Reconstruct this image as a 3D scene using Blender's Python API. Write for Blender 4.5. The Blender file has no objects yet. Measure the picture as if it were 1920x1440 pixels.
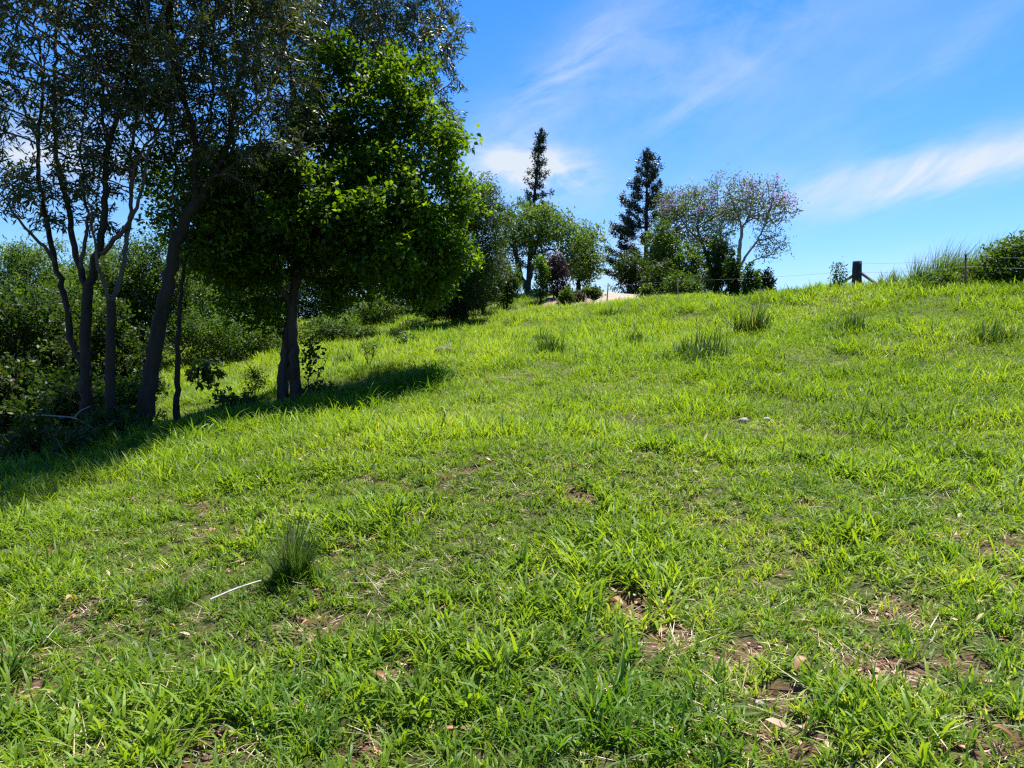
import bpy, math, random
import numpy as np
from mathutils import Vector, Matrix

random.seed(7)
R = np.random.default_rng(11)
D = bpy.data
scene = bpy.context.scene
col = scene.collection

# ------------------------------------------------------------------ camera
FPX = 1536.0                       # focal length in pixels of the 1920-wide photograph
EYE = 1.6
PITCH = -math.atan(30.0 / FPX)
cam = D.cameras.new("camera"); cam.sensor_width = 36; cam.lens = FPX / 1920 * 36
cam.clip_start = 0.05; cam.clip_end = 9000
cam_ob = D.objects.new("camera", cam); col.objects.link(cam_ob)
cam_ob.location = (0, 0, EYE); cam_ob.rotation_euler = (math.pi / 2 + PITCH, 0, 0)
scene.camera = cam_ob

# ------------------------------------------------------------------ light
SUN_EL = math.radians(69); SUN_AZ = math.radians(36)     # azimuth from +Y towards +X
SUN_DIR = Vector((math.sin(SUN_AZ) * math.cos(SUN_EL), math.cos(SUN_AZ) * math.cos(SUN_EL), math.sin(SUN_EL)))
sun = D.lights.new("sun", 'SUN'); sun.energy = 5.0; sun.angle = math.radians(0.53); sun.color = (1.0, 0.95, 0.86)
sun_ob = D.objects.new("sun", sun); col.objects.link(sun_ob)
sun_ob.rotation_euler = SUN_DIR.to_track_quat('Z', 'Y').to_euler(); sun_ob.location = (10, 10, 40)

scene.view_settings.view_transform = 'Standard'
scene.view_settings.look = 'None'
scene.view_settings.gamma = 1.0
scene.view_settings.exposure = 1.34
scene.view_settings.use_curve_mapping = False
cy = scene.cycles
cy.max_bounces = 7; cy.diffuse_bounces = 3; cy.glossy_bounces = 2; cy.transmission_bounces = 4
cy.transparent_max_bounces = 4; cy.caustics_reflective = False; cy.caustics_refractive = False
cy.sample_clamp_indirect = 4.0
cy.use_denoising = False
scene.render.film_transparent = False
scene.cycles.filter_width = 1.3

# ------------------------------------------------------------------ world: sky with thin cirrus
world = D.worlds.new("World"); scene.world = world; world.use_nodes = True
WT = world.node_tree; WT.nodes.clear()
class NG:
    """small helper to write node graphs"""
    def __init__(s, nt): s.nt = nt
    def n(s, t, **kw):
        nd = s.nt.nodes.new(t)
        for k, v in kw.items(): setattr(nd, k, v)
        return nd
    def link(s, a, b): s.nt.links.new(a, b)
    def put(s, sock, v):
        if hasattr(v, 'is_output') or hasattr(v, 'links'): s.link(v, sock)
        else: sock.default_value = v
    def m(s, op, a, b=None, c=None, clamp=False):
        nd = s.n('ShaderNodeMath', operation=op, use_clamp=clamp)
        s.put(nd.inputs[0], a)
        if b is not None: s.put(nd.inputs[1], b)
        if c is not None: s.put(nd.inputs[2], c)
        return nd.outputs[0]
    def noise(s, vec, scale, detail=4, rough=0.55, dist=0.0):
        nd = s.n('ShaderNodeTexNoise')
        if vec is not None: s.link(vec, nd.inputs['Vector'])
        nd.inputs['Scale'].default_value = scale; nd.inputs['Detail'].default_value = detail
        nd.inputs['Roughness'].default_value = rough; nd.inputs['Distortion'].default_value = dist
        return nd.outputs['Fac']
    def ramp(s, fac, stops):
        nd = s.n('ShaderNodeValToRGB'); cr = nd.color_ramp
        while len(cr.elements) < len(stops): cr.elements.new(0.5)
        for e, (p, c) in zip(cr.elements, stops):
            e.position = p; e.color = (c[0], c[1], c[2], 1)
        s.link(fac, nd.inputs[0]); return nd.outputs[0]
    def mix(s, fac, a, b, mode='MIX'):
        nd = s.n('ShaderNodeMix', data_type='RGBA', blend_type=mode)
        s.put(nd.inputs[0], fac); s.put(nd.inputs[6], a); s.put(nd.inputs[7], b)
        return nd.outputs[2]
    def xyz(s, x, y, z):
        nd = s.n('ShaderNodeCombineXYZ'); s.put(nd.inputs[0], x); s.put(nd.inputs[1], y); s.put(nd.inputs[2], z)
        return nd.outputs[0]

g = NG(WT)
tc = g.n('ShaderNodeTexCoord')
sky = g.n('ShaderNodeTexSky', sky_type='NISHITA', sun_disc=False)
sky.sun_elevation = SUN_EL; sky.sun_rotation = SUN_AZ
sky.altitude = 200; sky.air_density = 1.0; sky.dust_density = 0.3; sky.ozone_density = 3.0
hs = g.n('ShaderNodeHueSaturation'); hs.inputs['Saturation'].default_value = 1.36; hs.inputs['Value'].default_value = 1.0
g.link(sky.outputs[0], hs.inputs['Color'])
skycol = g.mix(1.0, hs.outputs[0], (0.67, 0.905, 1.16, 1), 'MULTIPLY')
sep = g.n('ShaderNodeSeparateXYZ'); g.link(tc.outputs['Generated'], sep.inputs[0])
dx, dy, dz = sep.outputs
az = g.m('MULTIPLY', g.m('ARCTAN2', dx, dy), 180 / math.pi)
el = g.m('MULTIPLY', g.m('ARCSINE', dz), 180 / math.pi)
def streak(a0, e0, la, le, tilt, power=1.0):
    """soft elongated patch of cirrus centred on azimuth a0, elevation e0 (degrees)"""
    c, s_ = math.cos(math.radians(tilt)), math.sin(math.radians(tilt))
    da = g.m('SUBTRACT', az, a0); de = g.m('SUBTRACT', el, e0)
    u = g.m('DIVIDE', g.m('ADD', g.m('MULTIPLY', da, c), g.m('MULTIPLY', de, s_)), la)
    v = g.m('DIVIDE', g.m('SUBTRACT', g.m('MULTIPLY', de, c), g.m('MULTIPLY', da, s_)), le)
    r2 = g.m('ADD', g.m('MULTIPLY', u, u), g.m('MULTIPLY', v, v))
    return g.m('EXPONENT', g.m('MULTIPLY', r2, -1.0))
# fibrous noise in a tilted azimuth/elevation frame
ct, st = math.cos(math.radians(20)), math.sin(math.radians(20))
fu = g.m('ADD', g.m('MULTIPLY', az, ct), g.m('MULTIPLY', el, st))
fv = g.m('SUBTRACT', g.m('MULTIPLY', el, ct), g.m('MULTIPLY', az, st))
fib = g.noise(g.xyz(g.m('MULTIPLY', fu, 0.10), g.m('MULTIPLY', fv, 0.36), 3.1), 1.0, 7, 0.62, 0.6)
puff = g.noise(g.xyz(g.m('MULTIPLY', az, 0.22), g.m('MULTIPLY', el, 0.42), 8.3), 1.0, 7, 0.6, 0.4)
fibm = g.m('MULTIPLY', g.m('SUBTRACT', fib, 0.36), 3.2, clamp=True)
puffm = g.m('MULTIPLY', g.m('SUBTRACT', puff, 0.33), 3.4, clamp=True)
dens = g.m('MULTIPLY', g.m('MULTIPLY', streak(1.2, 13.5, 4.0, 1.5, -6), puffm), 1.5)
def add(d, mask, tex, k): return g.m('ADD', d, g.m('MULTIPLY', g.m('MULTIPLY', mask, tex), k))
dens = add(dens, streak(4.6, 12.6, 2.6, 0.55, 8), fibm, 0.6)
dens = add(dens, streak(27.0, 12.3, 9.5, 1.3, 7), fibm, 1.05)
dens = add(dens, streak(24.5, 10.6, 7.0, 0.9, 9), fibm, 0.45)
dens = add(dens, streak(3.5, 19.6, 7.5, 1.7, 38), fibm, 0.55)
dens = add(dens, streak(13.5, 18.2, 5.0, 1.4, 30), fibm, 0.28)
dens = add(dens, streak(14.0, 22.0, 12.0, 4.0, 20), puffm, 0.22)
dens = add(dens, streak(30.0, 20.0, 6.0, 1.2, 28), fibm, 0.25)
dens = add(dens, streak(-29.5, 13.0, 5.5, 1.6, 3), puffm, 1.0)
dens = add(dens, streak(6.5, 6.6, 6.0, 2.2, 0), puffm, 0.75)
dens = add(dens, streak(26.0, 5.5, 9.0, 1.5, 3), fibm, 0.5)
# the same thin cirrus goes on over the whole dome
pz = g.m('ADD', g.m('MAXIMUM', dz, 0.0), 0.12)
px_, py_ = g.m('DIVIDE', dx, pz), g.m('DIVIDE', dy, pz)
wide = g.noise(g.xyz(g.m('MULTIPLY', px_, 0.9), g.m('MULTIPLY', py_, 0.45), 1.0), 1.0, 7, 0.6, 0.8)
dens = g.m('ADD', dens, g.m('MULTIPLY', g.m('SUBTRACT', wide, 0.50, clamp=True), 0.9))
low = g.m('MULTIPLY', g.m('EXPONENT', g.m('MULTIPLY', g.m('MAXIMUM', el, 0.0), -0.13)), 0.44)
dens = g.m('MINIMUM', g.m('ADD', dens, low), 0.93)
skyc = g.mix(dens, skycol, (4.3, 4.65, 5.0, 1))
bg = g.n('ShaderNodeBackground'); bg.inputs['Strength'].default_value = 0.074
g.link(skyc, bg.inputs['Color'])
wo = g.n('ShaderNodeOutputWorld'); g.link(bg.outputs[0], wo.inputs[0])

# ------------------------------------------------------------------ projection helpers (photo pixel + distance -> world point)
CP, SP = math.cos(PITCH), math.sin(PITCH)
def ray(px, py):
    a = (px - 960) / FPX; b = (720 - py) / FPX
    return np.array([a, CP - b * SP, SP + b * CP])
def at(px, py, Y):
    d = ray(px, py); return np.array([0, 0, EYE]) + d * (Y / d[1])

# ------------------------------------------------------------------ value noise in numpy
_perm = R.random((64, 64))
def vnoise(x, y, s, o=0):
    x = np.asarray(x, float) / s + 17.3 * o; y = np.asarray(y, float) / s + 9.1 * o
    xi, yi = np.floor(x).astype(int), np.floor(y).astype(int)
    fx, fy = x - xi, y - yi
    fx = fx * fx * (3 - 2 * fx); fy = fy * fy * (3 - 2 * fy)
    p = lambda i, j: _perm[i % 64, j % 64]
    return ((p(xi, yi) * (1 - fx) + p(xi + 1, yi) * fx) * (1 - fy) + (p(xi, yi + 1) * (1 - fx) + p(xi + 1, yi + 1) * fx) * fy)

# ------------------------------------------------------------------ terrain
ctrl = [(0, 0, 0), (-4, 0, -.35), (4, 0, .3), (0, -6, -.7), (0, 3.3, .03), (-3, 4, -.25), (3, 4, .3)]
ctrl += [tuple(at(*p)) for p in [
    (0, 950, 9), (960, 872, 8), (1900, 900, 7.2), (1900, 750, 10.5), (1900, 650, 14),
    (960, 685, 16), (960, 625, 27), (960, 588, 37), (960, 560, 45),
    (545, 765, 15.5), (700, 700, 17), (820, 648, 22), (850, 600, 36), (650, 660, 26), (430, 730, 21), (320, 760, 19),
    (160, 845, 13.3), (275, 815, 13.3), (30, 865, 16), (0, 800, 22), (450, 655, 32), (600, 610, 38), (735, 590, 42),
    (300, 650, 36), (0, 690, 36), (1500, 548, 25), (1300, 556, 34), (1700, 546, 21.5), (1900, 538, 19),
    (1500, 645, 16), (1300, 625, 22), (1500, 760, 11), (1155, 578, 39), (1160, 552, 47)]]
ctrl += [(0, 62, 5.9), (22, 62, 3.8), (-24, 62, 3.5), (16, 46, 4.1), (22, 30, 2.7), (22, 20, 3.4), (10, 30, 3.7), (-30, 20, -1.2), (-32, 40, 1.2), (14, 5, 1.3), (-14, 5, -1.2)]
ctrl = np.array(ctrl)
def _tps(r2): return 0.5 * r2 * np.log(r2 + 1e-9)
def _fit():
    P = ctrl[:, :2]; n = len(P)
    K = _tps(((P[:, None] - P[None]) ** 2).sum(-1)) + np.eye(n) * 0.4
    A = np.zeros((n + 3, n + 3)); A[:n, :n] = K; A[:n, n] = 1; A[:n, n + 1:] = P; A[n, :n] = 1; A[n + 1:, :n] = P.T
    return np.linalg.solve(A, np.r_[ctrl[:, 2], 0, 0, 0])
_w = _fit()
def sstep(a, b, x):
    t = np.clip((x - a) / (b - a), 0, 1); return t * t * (3 - 2 * t)
BARE = [(740, 1275, .20), (1190, 1130, .28), (1245, 1195, .22), (1480, 1295, .19), (580, 1190, .28), (1690, 1150, .26), (1650, 1262, .25),
        (395, 1405, .22), (55, 1292, .24), (150, 1150, .26), (1285, 1412, .12), (1870, 1395, .2), (1500, 1390, .22), (1100, 935, .16), (1320, 940, .18),
        (1400, 1230, .2), (1800, 1240, .2), (880, 882, .14), (1610, 735, .2), (1010, 775, .16), (680, 1400, .15), (1750, 1420, .16), ]
def H(x, y):
    x = np.asarray(x, float); y = np.asarray(y, float)
    shp = np.broadcast(x, y).shape
    xf = np.broadcast_to(x, shp).ravel(); yf = np.broadcast_to(y, shp).ravel()
    xc = np.clip(xf, -45, 40); yc = np.clip(yf, -10, 75)
    out = np.empty(xf.shape)
    for i in range(0, len(xf), 20000):
        X, Y = xc[i:i + 20000], yc[i:i + 20000]
        r2 = (X[:, None] - ctrl[None, :, 0]) ** 2 + (Y[:, None] - ctrl[None, :, 1]) ** 2
        out[i:i + 20000] = _tps(r2) @ _w[:-3] + _w[-3] + _w[-2] * X + _w[-1] * Y
    far = np.hypot(np.maximum(np.abs(xf) - 35, 0), np.maximum(np.maximum(yf - 66, -8 - yf), 0))
    t = sstep(0, 160, far)
    out = out * (1 - t) + (-22 + 6 * vnoise(xf, yf, 260, 3)) * t
    out += (vnoise(xf, yf, 1.7, 1) - .5) * .10 + (vnoise(xf, yf, .55, 2) - .5) * .045
    return out.reshape(shp)
def hz(x, y): return float(H(np.array([x]), np.array([y]))[0])
def ground_at(px, py):
    """where the line of sight through a photo pixel meets the ground"""
    d = ray(px, py); t = np.arange(2.0, 75, .04)
    P = np.array([0, 0, EYE])[None] + d[None] * t[:, None]
    below = P[:, 2] < H(P[:, 0], P[:, 1])
    k = int(np.argmax(below)) if below.any() else len(t) - 1
    return P[k]
BAREW = [(*ground_at(px, py)[:2], r) for px, py, r in BARE]
def bare(x, y):
    """0..1: how bare the soil is"""
    x = np.asarray(x, float); y = np.asarray(y, float); b = np.zeros(np.broadcast(x, y).shape)
    wob = (vnoise(x, y, .16, 5) - .5) * .9 + (vnoise(x, y, .07, 6) - .5) * .5
    for bx, by, r in BAREW:
        d = np.hypot(x - bx, (y - by) * .9) / r
        b = np.maximum(b, 1 - sstep(.55, 1.0, d + wob * .8))
    sc = vnoise(x, y, .5, 8) * .55 + vnoise(x, y, .21, 9) * .45
    return np.maximum(b, sstep(.60, .78, sc) * .8 * (1 - sstep(7, 12, y)))

def axis(parts):
    out = []
    for a, b, s in parts: out += list(np.arange(a, b, s))
    return np.array(out)
gx = axis([(-3000, -300, 450), (-300, -60, 40), (-60, -24, 3), (-24, -7, .6), (-7, 7, .085), (7, 24, .6), (24, 60, 3), (60, 300, 40), (300, 3001, 450)])
gy = axis([(-3000, -300, 450), (-300, -30, 45), (-30, 2, 2), (2, 9, .085), (9, 20, .3), (20, 70, .7), (70, 150, 8), (150, 500, 70), (500, 3501, 500)])

def link(ob, parent=None):
    col.objects.link(ob)
    if parent is not None: ob.parent = parent
    return ob
def tag(o, label=None, cat=None, group=None, kind=None):
    if label: o['label'] = label
    if cat: o['category'] = cat
    if group: o['group'] = group
    if kind: o['kind'] = kind
    return o
def mesh_np(name, V, loops, starts, mat, attrs=None, smooth=False):
    """mesh from flat numpy arrays; attrs: name -> per-vertex floats"""
    me = D.meshes.new(name)
    V = np.asarray(V, np.float32)
    me.vertices.add(len(V)); me.vertices.foreach_set('co', V.ravel())
    me.loops.add(len(loops)); me.loops.foreach_set('vertex_index', np.asarray(loops, np.int32))
    me.polygons.add(len(starts)); me.polygons.foreach_set('loop_start', np.asarray(starts, np.int32))
    if smooth: me.polygons.foreach_set('use_smooth', np.ones(len(starts), bool))
    for k, a in (attrs or {}).items():
        at_ = me.attributes.new(k, 'FLOAT', 'POINT'); at_.data.foreach_set('value', np.asarray(a, np.float32))
    if mat: me.materials.append(mat)
    me.update(calc_edges=True); me.validate()
    return me
def polys(V, faces, name, mat, attrs=None, smooth=False):
    loops = [i for f in faces for i in f]; st = np.r_[0, np.cumsum([len(f) for f in faces])[:-1]]
    return mesh_np(name, V, loops, st, mat, attrs, smooth)

# ------------------------------------------------------------------ materials
def new_mat(name):
    m = D.materials.new(name); m.use_nodes = True; m.node_tree.nodes.clear(); return m, NG(m.node_tree)
def surf(gm, shader):
    o = gm.n('ShaderNodeOutputMaterial'); gm.link(shader, o.inputs[0])
def principled(gm, color, rough=.8, spec=.5, normal=None):
    b = gm.n('ShaderNodeBsdfPrincipled'); gm.put(b.inputs['Base Color'], color)
    gm.put(b.inputs['Roughness'], rough); b.inputs['Specular IOR Level'].default_value = spec
    if normal is not None: gm.link(normal, b.inputs['Normal'])
    return b.outputs[0]
def bump(gm, h, strength=.5, dist=.02):
    b = gm.n('ShaderNodeBump'); b.inputs['Strength'].default_value = strength; b.inputs['Distance'].default_value = dist
    gm.link(h, b.inputs['Height']); return b.outputs[0]
def leaf_mat(name, stops, trans=.4, rough=.42, spec=.5, tcol=(1.25, 1.2, .55), inst=False):
    m, gm = new_mat(name)
    a = gm.n('ShaderNodeAttribute', attribute_name='tint'); fac = a.outputs['Fac']
    if inst:
        b = gm.n('ShaderNodeAttribute', attribute_name='patch', attribute_type='INSTANCER')
        fac = gm.m('ADD', gm.m('MULTIPLY', fac, .62), gm.m('MULTIPLY', b.outputs['Fac'], .38))
    c = gm.ramp(fac, stops)
    p = principled(gm, c, rough, spec)
    t = gm.n('ShaderNodeBsdfTranslucent'); gm.link(gm.mix(1.0, c, (*tcol, 1), 'MULTIPLY'), t.inputs[0])
    mx = gm.n('ShaderNodeMixShader'); mx.inputs[0].default_value = trans
    gm.link(p, mx.inputs[1]); gm.link(t.outputs[0], mx.inputs[2]); surf(gm, mx.outputs[0]); return m
def bark_mat(name, c1, c2, scale=6):
    m, gm = new_mat(name); tcx = gm.n('ShaderNodeTexCoord')
    mp = gm.n('ShaderNodeMapping'); mp.inputs['Scale'].default_value = (1, 1, .22); gm.link(tcx.outputs['Object'], mp.inputs[0])
    n1 = gm.noise(mp.outputs[0], scale * 3, 6, .65); n2 = gm.noise(tcx.outputs['Object'], 2.2, 3, .5)
    c = gm.ramp(gm.m('ADD', gm.m('MULTIPLY', n1, .6), gm.m('MULTIPLY', n2, .4)), [(.35, c1), (.65, c2)])
    surf(gm, principled(gm, c, .85, .3, bump(gm, n1, .8, .02))); return m
def plain_mat(name, c1, c2, scale=8, rough=.8, spec=.4, bs=.4):
    m, gm = new_mat(name); tcx = gm.n('ShaderNodeTexCoord')
    n1 = gm.noise(tcx.outputs['Object'], scale, 6, .6)
    surf(gm, principled(gm, gm.ramp(n1, [(.32, c1), (.68, c2)]), rough, spec, bump(gm, n1, bs, .02))); return m

GRASS_STOPS = [(0, (.035, .085, .006)), (.30, (.100, .182, .010)), (.55, (.172, .285, .018)), (.80, (.262, .365, .030)), (.93, (.33, .35, .05)), (1, (.44, .36, .16))]
M_grass = leaf_mat('grass_blades', GRASS_STOPS, .48, .52, .28, (1.38, 1.25, .5), inst=True)
M_long = leaf_mat('long_grass_blades', [(0, (.028, .085, .008)), (.5, (.085, .190, .010)), (1, (.18, .28, .015))], .48, .5, .28, (1.4, 1.25, .35), inst=True)
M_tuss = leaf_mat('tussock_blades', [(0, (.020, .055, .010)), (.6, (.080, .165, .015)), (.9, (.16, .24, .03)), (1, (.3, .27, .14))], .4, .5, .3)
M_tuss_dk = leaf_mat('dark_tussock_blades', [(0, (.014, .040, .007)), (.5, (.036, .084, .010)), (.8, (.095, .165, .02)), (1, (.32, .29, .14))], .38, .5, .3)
M_straw = leaf_mat('dry_straw', [(0, (.20, .13, .07)), (.5, (.42, .32, .19)), (1, (.62, .53, .38))], .15, .6, .3, (1, 1, 1))
M_dead = leaf_mat('dead_leaves', [(0, (.08, .030, .016)), (.4, (.22, .085, .035)), (.8, (.36, .20, .11)), (1, (.46, .35, .25))], .2, .55, .4, (1, .9, .8))
M_weed = leaf_mat('weed_leaves', [(0, (.04, .10, .010)), (1, (.13, .22, .015))], .45, .6, .15, inst=True)
M_bright = leaf_mat('broad_bright_leaves', [(0, (.022, .058, .005)), (.50, (.052, .115, .007)), (.72, (.12, .21, .009)), (1, (.26, .35, .014))], .58, .5, .28, (1.55, 1.4, .35))
M_olive = leaf_mat('olive_lance_leaves', [(0, (.022, .034, .014)), (.6, (.045, .062, .022)), (1, (.090, .108, .032))], .38, .42, .42, (1.5, 1.5, .45))
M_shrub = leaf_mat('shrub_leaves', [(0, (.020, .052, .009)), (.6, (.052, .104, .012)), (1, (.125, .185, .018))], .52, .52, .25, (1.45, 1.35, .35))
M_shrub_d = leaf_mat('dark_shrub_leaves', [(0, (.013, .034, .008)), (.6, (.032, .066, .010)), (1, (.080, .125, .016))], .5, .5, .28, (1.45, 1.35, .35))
M_feather = leaf_mat('feathery_leaves', [(0, (.036, .080, .014)), (.6, (.085, .155, .022)), (1, (.16, .23, .03))], .5, .55, .25)
M_pine = leaf_mat('pine_needles', [(0, (.012, .024, .012)), (.6, (.022, .040, .016)), (1, (.040, .060, .022))], .15, .45, .45)
M_purple = leaf_mat('purple_leaves', [(0, (.026, .014, .020)), (.6, (.050, .028, .036)), (1, (.085, .06, .05))], .25, .45, .5, (1.1, .9, .9))
M_mauve = leaf_mat('mauve_blossom', [(0, (.22, .13, .36)), (.6, (.36, .23, .50)), (1, (.48, .36, .60))], .5, .6, .2, (1, 1, 1))
M_red = leaf_mat('red_blossom', [(0, (.40, .04, .02)), (1, (.62, .16, .07))], .3, .5, .4, (1, 1, 1))
M_bark_dk = bark_mat('dark_bark', (.012, .009, .006), (.038, .029, .020))
M_bark_gr = bark_mat('grey_bark', (.018, .014, .010), (.062, .050, .039))
M_twig = plain_mat('twig_bark', (.06, .05, .042), (.18, .155, .13), 12)
M_limb = bark_mat('pale_limb_bark', (.030, .025, .021), (.11, .095, .080))
M_bark_pale = bark_mat('pale_grey_bark', (.12, .10, .085), (.30, .265, .23))
M_wood = bark_mat('weathered_post_wood', (.022, .020, .020), (.060, .055, .052))
M_rail = bark_mat('grey_stay_wood', (.10, .09, .085), (.24, .215, .19))
M_steel = plain_mat('rusty_black_steel', (.012, .012, .012), (.045, .032, .026), 20, .6, .5)
M_wire = plain_mat('galvanised_wire', (.16, .16, .16), (.28, .28, .28), 30, .5, .5)
M_stone = plain_mat('pale_stone', (.16, .14, .12), (.34, .31, .27), 9)
M_clod = plain_mat('dark_stone', (.06, .045, .035), (.15, .11, .085), 9)

def ground_mat():
    m, gm = new_mat('soil_and_thatch'); tcx = gm.n('ShaderNodeTexCoord'); o = tcx.outputs['Object']
    n1 = gm.noise(o, 26, 8, .7); n2 = gm.noise(o, 3.5, 5, .6); n3 = gm.noise(o, 90, 4, .6)
    thatch = gm.ramp(n1, [(.32, (.018, .026, .006)), (.50, (.052, .066, .012)), (.62, (.13, .11, .045)), (.74, (.27, .21, .13))])
    soil = gm.ramp(n1, [(.30, (.035, .019, .011)), (.46, (.090, .050, .027)), (.60, (.145, .095, .058)), (.76, (.27, .215, .15))])
    a = gm.n('ShaderNodeAttribute', attribute_name='bare')
    k = gm.m('ADD', a.outputs['Fac'], gm.m('MULTIPLY', gm.m('SUBTRACT', n2, .5), .5), clamp=True)
    c = gm.mix(gm.m('MULTIPLY', k, 1.4, clamp=True), thatch, soil)
    surf(gm, principled(gm, c, .95, .2, bump(gm, gm.m('ADD', n1, gm.m('MULTIPLY', n3, .4)), 1.0, .03))); return m

# ------------------------------------------------------------------ ground sheet
GXX, GYY = np.meshgrid(gx, gy, indexing='xy')
bval = bare(GXX, GYY) * (np.abs(GXX) < 20) * (GYY > 1.5) * (GYY < 30)
GZ = H(GXX, GYY) - .035 * bval
nx, ny = len(gx), len(gy)
idx = np.arange(nx * ny).reshape(ny, nx)
quads = np.stack([idx[:-1, :-1], idx[:-1, 1:], idx[1:, 1:], idx[1:, :-1]], -1).reshape(-1, 4)
gm_ = mesh_np('ground', np.stack([GXX, GYY, GZ], -1).reshape(-1, 3), quads.ravel(), np.arange(len(quads)) * 4, ground_mat(), {'bare': bval.ravel()}, True)
tag(link(D.objects.new('ground', gm_)), 'grassy hillside of red-brown soil rising to the right', 'ground', kind='structure')

# concrete driveway coming over the crest
def driveway():
    m, gm = new_mat('pale_concrete'); tcx = gm.n('ShaderNodeTexCoord')
    n1 = gm.noise(tcx.outputs['Object'], 1.3, 6, .6); n2 = gm.noise(tcx.outputs['Object'], 40, 4, .6)
    c = gm.ramp(gm.m('ADD', gm.m('MULTIPLY', n1, .7), gm.m('MULTIPLY', n2, .3)), [(.35, (.20, .16, .13)), (.62, (.33, .275, .23))])
    surf(gm, principled(gm, c, .9, .3, bump(gm, n2, .3, .01)))
    ys = np.arange(36.6, 60, .5); V = []; F = []
    for y in ys:
        cx = (1152 - 960) / FPX * 38 + (y - 38) * .165
        w = 1.32 + .10 * max(0, 42 - y)
        for k in range(9):
            x = cx + (k / 8 - .5) * 2 * w
            V.append((x, y, hz(x, y) + (.09 if 0 < k < 8 else -.06)))
    for j in range(len(ys) - 1):
        for k in range(8): a = j * 9 + k; F.append((a, a + 1, a + 10, a + 9))
    tag(link(D.objects.new('driveway', polys(V, F, 'driveway', m, None, True))), 'pale concrete driveway coming over the crest of the hill', 'driveway', kind='structure')
driveway()

# ------------------------------------------------------------------ blades of grass
def blades(N, rad, L, W, th0, th1, S=4, rng=R, lean=(0, 0), base_h=0.0, straight=.3):
    """N arching blades rooted within rad; returns V, loops, starts, tint"""
    r = rad * np.sqrt(rng.random(N)); a = rng.random(N) * 2 * np.pi
    root = np.stack([r * np.cos(a), r * np.sin(a), np.full(N, -.015) + base_h * rng.random(N)], -1)
    phi = np.where(rng.random(N) < .6, a + rng.normal(0, .8, N), rng.random(N) * 2 * np.pi)
    ln = L[0] + (L[1] - L[0]) * rng.random(N) ** 1.3; wd = W[0] + (W[1] - W[0]) * rng.random(N)
    t0 = th0[0] + (th0[1] - th0[0]) * rng.random(N); t1 = t0 + th1[0] + (th1[1] - th1[0]) * rng.random(N)
    h = np.stack([np.cos(phi), np.sin(phi), np.zeros(N)], -1) ; side = np.stack([-np.sin(phi), np.cos(phi), np.zeros(N)], -1)
    tw = rng.normal(0, .5, N)
    p = root.copy(); rows = []
    for s in range(S + 1):
        f = s / S
        w = wd * (min(1, .55 + 1.4 * f) if f < .4 else (1 - ((f - .4) / .6) ** 1.6))
        sd = side * np.cos(tw * f)[:, None] + np.array([0, 0, 1.0]) * np.sin(tw * f)[:, None]
        if s < S: rows.append(p - sd * w[:, None] / 2); rows.append(p + sd * w[:, None] / 2)
        else: rows.append(p.copy())
        th = t0 + (t1 - t0) * f
        st = h * np.sin(th)[:, None] + np.array([0, 0, 1.0]) * np.cos(th)[:, None] + np.array([lean[0], lean[1], 0]) * f
        p = p + st * (ln / S)[:, None]
    V = np.stack(rows, 1).reshape(-1, 3); nv = 2 * S + 1
    lo = []; stt = []; c = 0
    for s in range(S - 1): lo += [2 * s, 2 * s + 1, 2 * s + 3, 2 * s + 2]; stt.append(c); c += 4
    lo += [2 * S - 2, 2 * S - 1, 2 * S]; stt.append(c); c += 3
    loops = (np.array(lo)[None] + (np.arange(N) * nv)[:, None]).ravel()
    starts = (np.array(stt)[None] + (np.arange(N) * c)[:, None]).ravel()
    tint = np.repeat(np.clip(rng.normal(.5, .2, N), 0, .97), nv)
    return V, loops, starts, tint
def merge(parts):
    V, l, s, t = [], [], [], []; nv = nl = 0
    for p in parts:
        V.append(p[0]); l.append(p[1] + nv); s.append(p[2] + nl); t.append(p[3]); nv += len(p[0]); nl += len(p[1])
    return np.concatenate(V), np.concatenate(l), np.concatenate(s), np.concatenate(t)
def source(name, meshes):
    c = D.collections.new(name)
    for i, me in enumerate(meshes): c.objects.link(D.objects.new('%s_%02d' % (name, i), me))
    return c
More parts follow.
